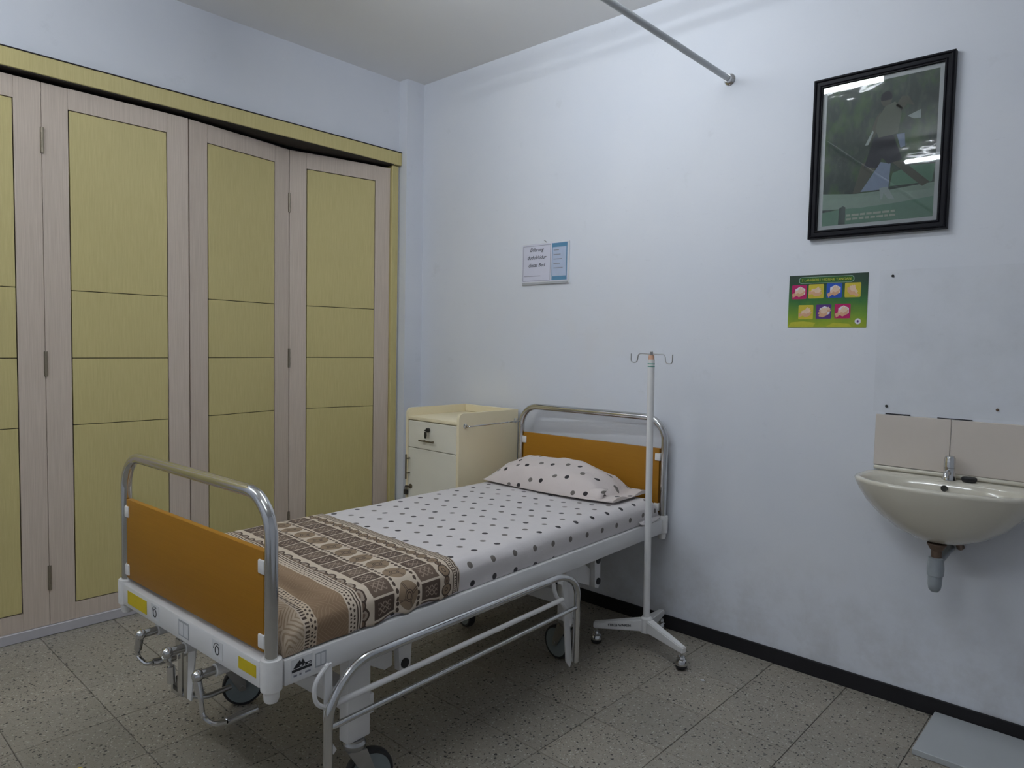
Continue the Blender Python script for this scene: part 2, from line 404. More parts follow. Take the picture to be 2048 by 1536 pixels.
def fillet(pts, rad, n=6):
    P = [Vector(p) for p in pts]; out = [P[0]]
    for i in range(1, len(P)-1):
        a, b_, c_ = P[i-1], P[i], P[i+1]
        d1 = (a - b_); d2 = (c_ - b_); l = min(rad, d1.length*0.48, d2.length*0.48)
        p, q = b_ + d1.normalized()*l, b_ + d2.normalized()*l
        for k in range(n+1):
            t = k/n; out.append((1-t)**2*p + 2*t*(1-t)*b_ + t*t*q)
    out.append(P[-1]); return out
def arch(pts, rad, n=8):
    """fillet with circular arcs for right angle corners"""
    P = [Vector(p) for p in pts]; out = [P[0]]
    for i in range(1, len(P)-1):
        b_ = P[i]; d1 = (P[i-1]-b_).normalized(); d2 = (P[i+1]-b_).normalized()
        cen = b_ + d1*rad + d2*rad
        for k in range(n+1):
            a = math.pi/2*k/n; out.append(cen - d2*rad*math.cos(a) - d1*rad*math.sin(a))
    out.append(P[-1]); return out
def text_mesh(txt, size, shear=0.0, bold=0.0, depth=0.0004):
    cu = bpy.data.curves.new('lettering', 'FONT'); cu.body = txt; cu.size = size; cu.shear = shear; cu.offset = bold*size
    cu.align_x = 'CENTER'; cu.align_y = 'CENTER'; cu.extrude = depth; cu.resolution_u = 2
    ob = bpy.data.objects.new('lettering', cu); COL.objects.link(ob)
    bpy.context.view_layer.update()
    me = bpy.data.meshes.new_from_object(ob.evaluated_get(bpy.context.evaluated_depsgraph_get()))
    bpy.data.objects.remove(ob); bpy.data.curves.remove(cu); return me
def lettering(txt, size, mat, parent, loc, rot=(math.pi/2, 0, 0), name='lettering', **k):
    me = text_mesh(txt, size, **k); me.materials.clear(); me.materials.append(M[mat])
    return new_obj(name, me, parent, loc, rot)

# ------------------------------------------------------------------ the room
RX, RY, CZ = 4.8, -5.1, 2.985
fl = MB().box((-0.75, RY-0.1, -0.10), (RX+0.1, 0.1, -0.004)).build('floor', 'grout', kind='structure', label='grey speckled terrazzo tile floor', category='floor')
G = 0.0024
tl_ = {}
def tile_mesh(w, h):
    k = (round(w, 3), round(h, 3))
    if k not in tl_:
        tl_[k] = MB().box((-w/2, -h/2, -0.012), (w/2, h/2, 0.0), 0.0012, 1).mesh('floor_tile', 'terrazzo', 0)
    return tl_[k]
def edges(lo, hi, ph):
    e = [lo]; k = math.floor((lo - ph)/0.30) + 1
    while ph + k*0.30 < hi - 1e-4: e.append(ph + k*0.30); k += 1
    return e + [hi]
ex, ey = edges(0.0, RX, 0.055), edges(RY, 0.0, -0.02)
for i in range(len(ex)-1):
    for j in range(len(ey)-1):
        w, h = ex[i+1]-ex[i]-G, ey[j+1]-ey[j]-G
        if w < 0.004 or h < 0.004: continue
        new_obj('floor_tile', tile_mesh(w, h), fl, ((ex[i]+ex[i+1])/2, (ey[j]+ey[j+1])/2, random.uniform(-0.0005, 0.0)))
MB().box((-0.75, RY-0.1, CZ), (RX+0.1, 0.1, CZ+0.1)).build('ceiling', 'ceiling', kind='structure', label='plain off-white plastered ceiling', category='ceiling')
wb = MB().box((-0.75, 0.0, -0.1), (RX+0.1, 0.1, CZ+0.05)).build('wall_back', 'wall', kind='structure', label='pale blue white painted wall behind bed head and basin', category='wall')
# left wall: solid above the folding doors, a shallow corner pier, and the blank end beyond the doors
DOOR_Y0, DOOR_Y1, DOOR_Z = -0.150, -3.36, 2.46
wl = MB()
wl.box((-0.12, RY-0.1, DOOR_Z), (0.0, 0.0, CZ+0.05)).box((-0.12, RY-0.1, -0.1), (0.0, DOOR_Y1, DOOR_Z))
wl.box((-0.12, -0.150, -0.1), (0.0, 0.0, DOOR_Z)).box((0.0, -0.138, -0.004), (0.078, 0.0, CZ))
wl.build('wall_left', 'wall', kind='structure', label='pale wall above yellow folding doors with corner pier', category='wall')
MB().box((-0.75, RY-0.1, -0.1), (-0.65, 0.1, CZ+0.05)).build('wall_beyond', 'wall', kind='structure', label='added wall closing off the space behind the folding doors', category='wall')  # added behind the doors to stop light leaking in
MB().box((RX, RY-0.1, -0.1), (RX+0.1, 0.1, CZ+0.05)).build('wall_right', 'wall', kind='structure', label='plain wall at basin end of room', category='wall')
MB().box((-0.75, RY-0.1, -0.1), (RX+0.1, RY, CZ+0.05)).build('wall_front', 'wall', kind='structure', label='plain wall opposite the bed head', category='wall')
MB().box((0.079, -0.012, 0.0), (RX-0.001, -0.0005, 0.064), 0.002, 1).build('baseboard_back', 'black_trim', kind='structure', label='black skirting along wall behind bed', category='skirting')
MB().box((-0.05, DOOR_Y1, 0.0), (0.008, -0.20, 0.046), 0.003, 1).build('trim_1', 'marble_sill', kind='structure', label='white sill strip under the folding doors', category='sill')
# wall tiles above the basin
for i in range(3):
    MB().box((-0.1268, -0.006, -0.0985), (0.1268, 0.0, 0.0985), 0.002, 1).build('wall_tile', 'tile_ceramic', wb).location = (2.8115+0.1275+0.255*i, -0.0003, 1.0125 - 0.0008*i)
MB().box((2.845, -0.0035, 1.1125), (2.93, -0.0002, 1.1165)).box((3.02, -0.0035, 1.1115), (3.13, -0.0002, 1.1145)).build('grout_gap', 'groove', wb)

# ------------------------------------------------------------------ folding doors
door = new_obj('door_1', None, None, (0, 0, 0)); T(door, kind='structure', label='yellow panelled folding doors with limed wood stiles', category='folding door')
MB().box((-0.02, DOOR_Y1, 2.4580), (0.032, -0.1395, 2.5365), 0.003, 1).build('header', 'yellow', door)
MB().box((-0.02, DOOR_Y1, 2.5367), (0.034, -0.1393, 2.5405)).build('header_edge', 'groove', door)
MB().box((-0.10, -0.199, 0.0), (0.016, -0.1515, 2.4528), 0.002, 1).build('jamb', 'yellow', door)
MB().box((-0.118, DOOR_Y1+0.002, 2.458), (-0.022, -0.152, 2.53)).box((-0.118, DOOR_Y1+0.002, 2.4532), (0.031, -0.200, 2.4575)).build('track_shade_strip', 'dark_gap', door)  # door runner board, with a dark strip painting shade under the header
Zs = [0.124, 0.943, 1.247, 1.550, 2.345]; LZ0, LZ1 = 0.047, 2.436
def leaf(p0, p1, hinge_at=None):
    p0, p1 = Vector((*p0, 0)), Vector((*p1, 0)); d = p1 - p0; W = d.length; th = math.atan2(d.y, d.x)
    # local: x along the leaf, y thickness (room side is -y), z up
    st = 0.101
    mb = MB(); e = 0.0005
    mb.box((e, 0.0, LZ0), (st, 0.034, LZ1), 0.0015, 1).box((W-st, 0.0, LZ0), (W-e, 0.034, LZ1), 0.0015, 1)
    mb.box((st, 0.0, LZ0), (W-st, 0.034, Zs[0]), 0.0, 1).box((st, 0.0, Zs[-1]), (W-st, 0.034, LZ1), 0.0, 1)
    mb.box((st-0.002, 0.011, Zs[0]-0.002), (W-st+0.002, 0.030, Zs[-1]+0.002), mat=1)
    o = mb.build('leaf', ['limed', 'groove'], door); o.location = p0; o.rotation_euler = (0, 0, th)
    for a, b_ in zip(Zs, Zs[1:]):
        q = MB().box((-(W-2*st)/2+0.0045, 0.0, a+(0.0045 if a == Zs[0] else 0.0017)), ((W-2*st)/2-0.0045, 0.013, b_-(0.0045 if b_ == Zs[-1] else 0.0017)), 0.0008, 1).build('panel', 'yellow', o)
        q.location = (W/2, -0.0005, 0)
    return o, W
def hinge(lf, x, z, h=0.11):
    mb = MB(); mb.cyl((x, -0.004, z-h/2), (x, -0.004, z+h/2), 0.0055, 10)
    for k in range(3): mb.cyl((x, -0.004, z-h/2+h*(k+0.75)/3.6), (x, -0.004, z-h/2+h*(k+0.75)/3.6+0.004), 0.0068, 10)
    mb.box((x-0.0075, -0.0012, z-h/2), (x+0.0075, 0.0005, z+h/2))
    mb.build('hinge', 'hinge', lf)
L2, w2 = leaf((0.0, -2.078), (0.0, -1.4535))
L1, w1 = leaf((0.0, -2.703), (0.0, -2.0785))
L0, w0 = leaf((0.0, -3.33), (0.0, -2.7035))
L3, w3 = leaf((-0.004, -1.4475), (-0.118, -0.833))
L4, w4 = leaf((-0.118, -0.832), (-0.003, -0.2015))
for zz in (2.19, 1.222, 0.262): hinge(L2, 0.001, zz); hinge(L3, w3-0.001, zz + (0.02 if zz < 2 else -0.055)); hinge(L0, w0, zz)

# ------------------------------------------------------------------ ceiling lamps (fluorescent battens, the last one an added fill)
def batten(x0, x1, y, label):
    t = thing('fluorescent_lamp', label, 'lamp', ((x0+x1)/2, y, CZ)); h = (x1-x0)/2
    MB().box((-h-0.02, -0.022, -0.128), (h+0.02, 0.022, -0.085), 0.006, 2).build('batten', 'lamp_body', t)
    MB().cyl((-h+0.02, 0, -0.160), (h-0.02, 0, -0.160), 0.0135, 16).build('tube', 'tube', t)
    for s in (-1, 1):
        MB().box((s*h-0.0195, -0.018, -0.180), (s*h+0.0195, 0.018, -0.1275), 0.004, 2).build('lamp_holder', 'lamp_body', t)
        MB().cyl((s*h*0.7, 0, -0.0855), (s*h*0.7, 0, -0.0005), 0.006, 10).build('hanger_rod', 'lamp_body', t)
    return t
batten(1.24, 2.46, -1.262, 'white fluorescent batten on ceiling above bed foot')
batten(2.07, 3.29, -3.19, 'white fluorescent batten on ceiling farther from the bed')

batten(0.05, 1.25, -3.19, 'added white fluorescent batten as unseen fill light nearest the folding doors')  # added lamp, an unseen source that fills the left side of the room

# ------------------------------------------------------------------ hospital bed (local frame: x across, y towards the head)
BW, BL = 0.8626, 2.029
BO, BT = (1.1296, -2.1348, 0.0), 0.0448
KS, KZ = 1.014, -0.019          # final size correction applied to all bed parts and bedding
bed = thing('hospital_bed', 'white hospital bed with orange end boards and chrome end rails', 'bed', BO, BT)
def end_frame(y, ztop, panel0, panel1, nm):
    tr_ = 0.0165
    MB().tube(arch([(0, y, 0.478), (0, y, ztop-tr_), (BW, y, ztop-tr_), (BW, y, 0.478)], 0.105, 10), tr_, 18).build(nm+'_rail', 'chrome', bed)
    MB().box((0.0215, y-0.009, panel0), (BW-0.0215, y+0.009, panel1), 0.002, 2).build(nm+'_board', 'orange', bed)
    for x in (0.0, BW):
        s = 1 if x == 0 else -1
        for z in (panel0+0.028, panel1-0.040):
            a, b_ = sorted((x+s*0.0145, x+s*0.043))
            MB().box((a, y-0.0135, z-0.018), (b_, y+0.0135, z+0.018), 0.004, 2).build('board_clip', 'white_plastic', bed)
    mb = MB().box((0.020, y-0.022, 0.486), (BW-0.020, y+0.022, 0.555), 0.004, 2)
    beam = mb.build('end_beam', 'white_enamel', bed)
    for x in (0.0, BW):
        MB().lathe([(0.0, 0.452), (0.016, 0.453), (0.019, 0.46), (0.020, 0.478), (0.0265, 0.484), (0.0275, 0.552), (0.0255, 0.562), (0.0, 0.562)], (x, y, 0), seg=20).build('corner_cap', 'white_plastic', bed)
    return beam
fb = end_frame(0.0, 0.985, 0.572, 0.829, 'foot')
hb = end_frame(BL, 1.036, 0.572, 0.877, 'head')
side = {}
for s, x in ((-1, -0.001), (1, BW+0.001)):
    side[s] = MB().box((x-0.0145, 0.028, 0.484), (x+0.0145, BL-0.028, 0.5515), 0.003, 2).build('side_beam', 'white_enamel', bed)
# deck under the mattress
dk = MB(); dk.box((0.02, 0.05, 0.536), (BW-0.02, BL-0.05, 0.551), 0.003, 1)
for k in range(4): dk.box((0.02, 0.20+0.5*k, 0.500), (BW-0.02, 0.25+0.5*k, 0.5355))
dk.build('mattress_deck', 'white_enamel', bed)
# stickers on the foot beam (flat print)
def sticker(x0, x1, z0, z1, mat, parent=fb):
    return MB().box((x0, -0.0229, z0), (x1, -0.0222, z1)).build('sticker', mat, parent)
sticker(0.060, 0.200, 0.500, 0.542, 'sticker_yellow'); sticker(0.745, 0.830, 0.509, 0.540, 'sticker_yellow')
for x0, x1 in ((0.232, 0.284), (0.607, 0.664)):
    s_ = sticker(x0, x1, 0.500, 0.546, 'sticker_white'); xc = (x0+x1)/2
    mb = MB()
    pts = [(xc + 0.010*math.cos(a*math.pi/10), -0.0233, 0.521 + 0.012*math.sin(a*math.pi/10)) for a in range(20)]
    mb.tube(pts, 0.0013, 4, closed=True)
    mb.tube([(xc + 0.019*math.cos(a), -0.0233, 0.522 + 0.018*math.sin(a)) for a in [R(k) for k in range(60, 190, 12)]], 0.0009, 4)
    mb.build('symbol', 'ink', fb)
s_ = sticker(0.412, 0.474, 0.500, 0.546, 'sticker_grey')
for k in range(2):
    MB().box((0.417+0.029*k, -0.0234, 0.504), (0.441+0.029*k, -0.0229, 0.540)).build('symbol', 'sticker_white', fb)
# maker's plate on the near side beam
sb = side[1]; xs = BW+0.0157
MB().box((xs, 0.045, 0.494), (xs+0.0006, 0.108, 0.546)).build('name_plate', 'sticker_white', sb)
mb = MB(); mb.box((xs+0.0006, 0.047, 0.512), (xs+0.0010, 0.106, 0.519))
mb.prism([(0.050, 0.521), (0.062, 0.533), (0.070, 0.540), (0.074, 0.533), (0.079, 0.541), (0.086, 0.528), (0.104, 0.528), (0.104, 0.521)], 'X', xs+0.0006, xs+0.0010)
mb.build('emblem', 'ink', sb)
for k, wd in enumerate((0.007, 0.004, 0.009)): MB().box((xs+0.0010, 0.070+0.0115*k, 0.5225), (xs+0.0013, 0.070+0.0115*k+wd, 0.5262)).build('small_print', 'sticker_white', sb)
for k, wd in enumerate((0.010, 0.006, 0.016)): MB().box((xs+0.0006, 0.052+0.017*k, 0.500), (xs+0.0009, 0.052+0.017*k+wd, 0.505)).build('small_print', 'ink_grey', sb)
MB().box((xs, 0.116, 0.502), (xs+0.0006, 0.150, 0.540)).build('sticker', 'sticker_grey', sb)
for k in range(2): MB().box((xs+0.0006, 0.119+0.015*k, 0.506), (xs+0.0009, 0.1315+0.015*k, 0.536)).build('symbol', 'sticker_white', sb)
# legs, cross beams, casters
LEGS = [(0.040, 0.330), (0.800, 0.305), (0.735, 1.450), (0.128, 1.450)]; LEGB = 0.205
for (x0, y), (x1, _) in ((LEGS[0], LEGS[1]), (LEGS[3], LEGS[2])):
    MB().box((x0-0.02, y-0.03, 0.265), (x1+0.02, y+0.03, 0.325), 0.004, 2).build('cross_beam', 'white_enamel', bed)
for x, y in LEGS:
    MB().box((x-0.021, y-0.040, LEGB), (x+0.021, y+0.040, 0.4995), 0.004, 2).build('leg', 'white_enamel', bed)
MB().box((0.40, 0.361, 0.272), (0.46, 1.4195, 0.318), 0.003, 1).build('under_rail', 'white_enamel', bed)
def caster(x, y, ang, r=0.072):
    off = -0.045; lb = KS*LEGB + KZ
    mb = MB(); mb.lathe([(0.0, 0.0), (0.030, 0.0), (0.034, 0.010), (0.034, 0.016), (0.028, 0.024), (0.028, 0.030), (0.0, 0.030)], (0, 0, lb-0.0305))
    for s in (-1, 1):
        mb.prism([(-0.030, lb-0.030), (0.026, lb-0.030), (0.014, lb-0.052), (off+0.011, 0.060), (off-0.011, 0.060), (off-0.012, 0.085)], 'X', s*0.024-0.002, s*0.024+0.002)
    mb.box((-0.024, -0.028, lb-0.034), (0.024, 0.026, lb-0.0295))
    mb.cyl((-0.030, off, r), (0.030, off, r), 0.008, 12)
    o = mb.build('caster', 'steel', bed); o.location = (x, y, 0); o.rotation_euler = (0, 0, ang)
    w = MB().lathe([(r*0.85, -0.016), (r*0.96, -0.016), (r, -0.009), (r, 0.009), (r*0.96, 0.016), (r*0.85, 0.016)], (0, off, r), 'X', 40, caps=False).build('tyre', 'rubber', o)
    MB().lathe([(0.0, -0.014), (r*0.3, -0.0165), (r*0.55, -0.012), (r*0.85, -0.0155), (r*0.85, 0.0155), (r*0.55, 0.012), (r*0.3, 0.0165), (0.0, 0.014)], (0, off, r), 'X', 32).build('wheel', 'wheel_grey', o)
for (x, y), a in zip(LEGS, (150, 160, -100, 70)): caster(x, y, R(a))
# linkage plates with black bushes
def link(poly, x0, x1, caps, nm='linkage'):
    o = MB().prism(poly, 'X', x0, x1).build(nm, 'white_enamel', bed)
    for (y, z, rr) in caps: MB().cyl((x0-0.004, y, z), (x1+0.004, y, z), rr, 16).build('bush', 'rubber', o)
link([(0.50, 0.47), (0.565, 0.47), (0.555, 0.32), (0.535, 0.305), (0.51, 0.315)], 0.735, 0.758, [(0.531, 0.335, 0.016)])
link([(0.352, 0.43), (0.50, 0.385), (0.50, 0.330), (0.47, 0.325), (0.352, 0.395)], 0.700, 0.733, [])
link([(1.62, 0.44), (1.665, 0.44), (1.668, 0.31), (1.655, 0.285), (1.628, 0.295)], 0.735, 0.758, [(1.647, 0.412, 0.015), (1.651, 0.318, 0.015)])
link([(1.46, 0.43), (1.53, 0.44), (1.62, 0.375), (1.62, 0.300), (1.56, 0.325), (1.46, 0.365)], 0.728, 0.7345, [(1.495, 0.414, 0.016)])
MB().box((0.70, 0.37, 0.415), (0.745, 0.44, 0.4835), 0.004, 1).build('pivot_block', 'rubber', bed)
MB().cyl((0.05, 1.60, 0.44), (0.73, 1.60, 0.44), 0.014, 12).build('torsion_tube', 'white_enamel', bed)
MB().cyl((0.05, 0.53, 0.44), (0.734, 0.53, 0.44), 0.014, 12).build('torsion_tube', 'white_enamel', bed)
# folded side rails
def side_rail(x, sx):
    o = MB().tube(fillet([(x, 0.121, 0.105), (x, 0.121, 0.415), (x, 0.205, 0.506), (x, 1.145, 0.506), (x, 1.243, 0.45), (x, 1.240, 0.150)], 0.10, 8), 0.0125, 14).build('side_rail', 'chrome', bed)
    MB().cyl((x-sx*0.004, 0.122, 0.412), (x-sx*0.004, 1.150, 0.414), 0.0085, 12).build('rail_bar', 'white_enamel', o)
    MB().cyl((x, 0.121, 0.356), (x, 1.241, 0.362), 0.0085, 12).build('rail_bar', 'chrome', o)
    xi = x - sx*0.030; a, b_ = sorted((xi, xi + sx*0.006))
    mb = MB(); mb.prism([(0.128, 0.512), (0.150, 0.512), (0.152, 0.40), (0.150, 0.30), (0.166, 0.272), (0.156, 0.262), (0.128, 0.30)], 'X', a, b_)
    mb.tube(fillet([(xi+sx*0.003, 0.140, 0.512), (xi+sx*0.003, 0.096, 0.475), (xi+sx*0.003, 0.100, 0.420), (xi+sx*0.003, 0.140, 0.392)], 0.05), 0.0062, 8)
    mb.build('rail_bracket', 'white_enamel', o)
    mb = MB(); mb.prism([(1.178, 0.470), (1.205, 0.466), (1.232, 0.30), (1.252, 0.145), (1.240, 0.120), (1.216, 0.150), (1.196, 0.32)], 'X', a, b_)
    mb.tube(fillet([(xi+sx*0.006, 1.118, 0.482), (xi+sx*0.006, 1.130, 0.43), (xi+sx*0.006, 1.19, 0.375), (xi+sx*0.006, 1.238, 0.315), (xi+sx*0.006, 1.228, 0.285)], 0.05), 0.008, 8)
    mb.build('rail_bracket', 'white_enamel', o)
    for y in (0.139, 1.19):
        p, q = sorted((x - sx*0.050, xi)); MB().box((p, y-0.012, 0.455), (q, y+0.012, 0.4845), 0.002, 1).build('rail_mount', 'white_enamel', o)
side_rail(BW+0.066, 1)
# cranks under the foot beam
def crank(x, z, arm, handle, nm='crank'):
    o = MB().cyl((x, 0.30, z), (x, -0.006, z), 0.0175, 16).build(nm, 'white_enamel', bed)
    mb = MB().cyl((x, -0.006, z), (x, -0.046, z), 0.0125, 16); mb.lathe([(0.0, 0.004), (0.0125, 0.003), (0.0165, -0.004), (0.0165, -0.012), (0.011, -0.020), (0.0, -0.023)], (x, -0.046, z), 'Y', 16)
    mb.build('crank_shaft', 'chrome', o)
    MB().tube(fillet(arm, 0.03, 5), 0.0068, 10).build('crank_arm', 'chrome', o)
    MB().cyl(arm[0], [a + (b_-a)*0.62 for a, b_ in zip(arm[0], arm[1])], 0.0115, 14).build('crank_sleeve', 'chrome', o)
    MB().cyl(*handle, 0.0115, 14).build('crank_handle', 'chrome', o)
crank(0.232, 0.457, [(0.232, -0.056, 0.450), (0.203, -0.054, 0.383), (0.246, -0.045, 0.368), (0.25, -0.028, 0.368)], ((0.25, -0.028, 0.368), (0.25, 0.040, 0.362)))
crank(0.410, 0.455, [(0.408, -0.056, 0.448), (0.384, -0.040, 0.420), (0.382, -0.032, 0.400)], ((0.382, -0.032, 0.400), (0.381, -0.030, 0.350)))
crank(0.590, 0.447, [(0.590, -0.056, 0.438), (0.603, -0.050, 0.375), (0.606, -0.050, 0.338), (0.632, -0.030, 0.318), (0.640, 0.000, 0.318)], ((0.640, 0.000, 0.318), (0.640, 0.088, 0.319)))
mb = MB(); mb.box((0.283, 0.032, 0.255), (0.306, 0.050, 0.4855), 0.002, 1).box((0.322, 0.032, 0.262), (0.345, 0.050, 0.4855), 0.002, 1).box((0.245, 0.034, 0.250), (0.283, 0.048, 0.262)).box((0.235, 0.034, 0.250), (0.2475, 0.048, 0.300)).box((0.2745, 0.030, 0.41), (0.352, 0.052, 0.432))
mb.build('brake_linkage', 'chrome', bed)
MB().prism([(0.362, 0.4855), (0.412, 0.4855), (0.374, 0.268), (0.350, 0.268)], 'Y', 0.030, 0.034).build('brake_strap', 'white_enamel', bed)
MB().tube(fillet([(0.300, 0.041, 0.262), (0.345, 0.09, 0.248), (0.345, 0.17, 0.252)], 0.02), 0.0085, 10).build('brake_pedal', 'steel', bed)

# ------------------------------------------------------------------ mattress, blanket, pillow
def prof(t, L, r, h):
    """arc-length t from the start of the flat top; returns (position from low edge, drop)."""
    if t < 0: p, d = prof_(-t, r); return r - p, d
    if t > L - 2*r: p, d = prof_(t - (L-2*r), r); return L - r + p, d
    return r + t, 0.0
def prof_(e, r):
    q = r*math.pi/2
    if e <= q: return r*math.sin(e/r), r*(1-math.cos(e/r))
    return r, r + (e - q)
MX0, MX1, MY0, MY1, MZ0, MZ1 = 0.004, 0.862, 0.035, 1.985, 0.553, 0.652
def wav(x, y): return 0.0035*noise.noise(Vector((x*4, y*3, 1.3))) + 0.002*noise.noise(Vector((x*11, y*7, 5.1)))
def surf(tx, yv, off=0.0):
    r = 0.042; ry = 0.055
    px, dx = prof(tx, MX1-MX0, r, 0.1); py, dy = prof(yv - ry, MY1-MY0, ry, 0.1)
    # softer, lower foot corners
    soft = max(0.0, 1 - yv/0.30); dx2 = dx + soft*0.012*(1 + math.cos(math.pi*min(1, max(0, (MX1-MX0-px)/0.25))))*0.5
    z = MZ1 - dx2 - dy
    x, y = MX0 + px, MY0 + py
    k = (z - MZ0)/(MZ1-MZ0)
    bulge = 0.004*math.sin(max(0, min(1, k))*math.pi)
    if dx > r*0.5: x += (bulge + off + 0.004*noise.noise(Vector((y*9, z*12, 2.0)))) * (1 if px > 0.4 else -1)
    if dy > ry*0.5: y += (bulge + off) * (1 if py > 1 else -1)
    return [x, y, z + off*(1 if dx < r else 0.0) + (wav(x, y) if dx < r*0.4 else 0.0)]
r = 0.042; qx = r*math.pi/2; Lx = MX1-MX0-2*r; sd = (MZ1-MZ0) - r
qy = 0.055*math.pi/2; Ly = MY1-MY0-0.11; sdy = (MZ1-MZ0) - 0.055
def lin(a, b_, n): return [a + (b_-a)*i/n for i in range(n+1)]
txs = lin(-(qx+sd), 0, 12)[:-1] + lin(0, Lx, 36) + lin(Lx, Lx+qx+sd, 12)[1:]
tys = [v + 0.055 for v in (lin(-(qy+sdy), 0, 12)[:-1] + lin(0, Ly, 80) + lin(Ly, Ly+qy+sdy, 12)[1:])]
rows, uvs = [], []
for ty in tys:
    rw, uu = [], []
    for tx in txs:
        p = surf(tx, ty); p[2] = max(MZ0 + 0.0005, p[2]); rw.append(p); uu.append((tx*1.0 + 0.02*math.sin(ty*3), ty))
    rows.append(rw); uvs.append(uu)
mt = thing('mattress', 'mattress in white fitted sheet with black and grey polka dots', 'mattress', BO, BT)
mb = MB(); V = mb.sheet(rows, uvs)
ring = [V[0][j] for j in range(len(txs))] + [V[i][-1] for i in range(1, len(tys))] + [V[-1][j] for j in range(len(txs)-2, -1, -1)] + [V[i][0] for i in range(len(tys)-2, 0, -1)]
mb.bm.faces.new(ring[::-1])
mb.build('dotted_sheet', 'sheet', mt, smooth=60)
# loose sheet corner at the head, near side
rows = [[(0.8695+0.010*abs(math.sin(k*1.3))*i/4+0.003*i, 1.80+0.022*k, max(0.5555, MZ0 + 0.020 - 0.0075*i*(0.4+0.6*math.sin(k*0.45)))) for k in range(9)] for i in range(4)]
uvs = [[(0.3+0.01*i, 0.022*k) for k in range(9)] for i in range(4)]
mb = MB(); mb.sheet(rows, uvs); o = mb.build('sheet_corner', 'sheet', mt, smooth=60); o.modifiers.new('thick', 'SOLIDIFY').thickness = 0.0015
# blanket
bl = []
WMAX = 0.772; nw = 90
rows, uvs = [], []
side_far, side_near = qx+sd-0.004, qx+sd-0.004
txb = lin(-side_far, 0, 12)[:-1] + lin(0, Lx, 48) + lin(Lx, Lx+side_near, 16)[1:]
for i in range(nw+1):
    rw, uu = [], []
    for tx in txb:
        px, dx = prof(tx, MX1-MX0, r, 0.1)
        edge = 0.726 - 0.081*px - MY0 + 0.004*noise.noise(Vector((px*14, 0, 9))) - 0.02*max(0, dx-0.03)
        w = WMAX*i/nw
        yv = edge - w
        yv = max(yv, 0.055 - (qy + sdy - 0.003))
        p = surf(tx, yv, 0.0045)
        drop = max(0.0, dx - 0.02)/0.09
        if px > 0.4:
            f = drop*math.exp(-((w-0.20)/0.16)**2)
            p[0] += f*0.007*(1 + math.sin(w*62 + 0.6*math.sin(w*30)))
            if drop > 0.35: p[2] += f*0.010*math.sin(w*47 + 1.2) + 0.004
            p[0] += drop*0.003*noise.noise(Vector((w*22, dx*30, 3)))
        p[2] += 0.003*noise.noise(Vector((px*8, w*9, 7))) if dx < 0.02 else 0
        p[2] = max(MZ0+0.0035, p[2])
        rw.append(p); uu.append((tx, w))
    rows.append(rw); uvs.append(uu)
bt = thing('printed_blanket', 'brown and cream geometric printed blanket folded over foot of mattress', 'blanket', BO, BT)
mb = MB(); mb.sheet(rows, uvs); o = mb.build('blanket_cloth', 'blanket', bt, smooth=60)
sm = o.modifiers.new('thick', 'SOLIDIFY'); sm.thickness = 0.0025; sm.offset = 1.0
# pillow in an over-long case: stuffed part plus a slack flap at the open end
pw = thing('pillow', 'flattened pillow in pinkish polka dot case against orange headboard', 'pillow', BO, BT)
PX0, PX1, PY0, PY1 = 0.035, 0.795, 1.665, 1.985
def pillow_z(p, q, top):
    fx = (p + 0.015)/0.93*2 - 1          # stuffing fills the first 80 % of the case
    fy = q*2 - 1
    a = max(0.0, 1 - abs(fx)**3.0); b_ = max(0.0, 1 - abs(fy)**2.2)
    h = (a**0.55)*(b_**0.60)
    cr = 0.016*noise.noise(Vector((p*6, q*4, 2.2))) + 0.008*noise.noise(Vector((p*15, q*9, 8))) - 0.012*max(0, p-0.6)
    flap = 0.010 + 0.016*max(0.0, p-0.72)/0.28*(0.5 + 0.5*math.sin(q*9 + p*6)) if p > 0.6 else 0.010
    lift = 0.018*q
    if top: return MZ1 + lift*h + max(flap, 0.126*h + cr*min(1, h*2)) + 0.004
    return MZ1 + 0.0055 + min(flap*0.55, 0.0065) - (0.0 if h < 0.02 else 0.0)
NP, NQ = 48, 26
rt_, rb_, ut = [], [], []
for j in range(NQ+1):
    q = j/NQ; a, c_, d_ = [], [], []
    for i in range(NP+1):
        p = i/NP
        pin = 1 - 0.06*math.sin(math.pi*q)*(1-p)          # pinch on the closed side
        x = PX0 + (PX1-PX0)*p + 0.018*math.sin(math.pi*q)*(1-p)**2*1.0
        y = PY0 + (PY1-PY0)*q + 0.020*(1 - 2*q)*math.sin(math.pi*p)*-0.6 + 0.035*(p**3)*(1-q)*0.9 + 0.02*(1-p)**3
        y = min(y, BL - 0.028)
        a.append((x, y, pillow_z(p, q, True))); c_.append((x, y, pillow_z(p, q, False))); d_.append((p*0.76 + 0.031, q*0.36 + 0.5))
    rt_.append(a); rb_.append(c_); ut.append(d_)
    if j:
        for i in range(NP+1):
            ut[j][i] = (ut[j][i][0], ut[j-1][i][1] + (Vector(rt_[j][i]) - Vector(rt_[j-1][i])).length)
    else: ut[0] = [(uu_[0], 0.47) for uu_ in ut[0]]
mb = MB(); A = mb.sheet(rt_, ut); B = mb.sheet(rb_, ut)
lay = mb.bm.loops.layers.uv.verify()
loopA = [A[0][i] for i in range(NP+1)] + [A[j][NP] for j in range(1, NQ+1)] + [A[NQ][i] for i in range(NP-1, -1, -1)] + [A[j][0] for j in range(NQ-1, 0, -1)]
loopB = [B[0][i] for i in range(NP+1)] + [B[j][NP] for j in range(1, NQ+1)] + [B[NQ][i] for i in range(NP-1, -1, -1)] + [B[j][0] for j in range(NQ-1, 0, -1)]
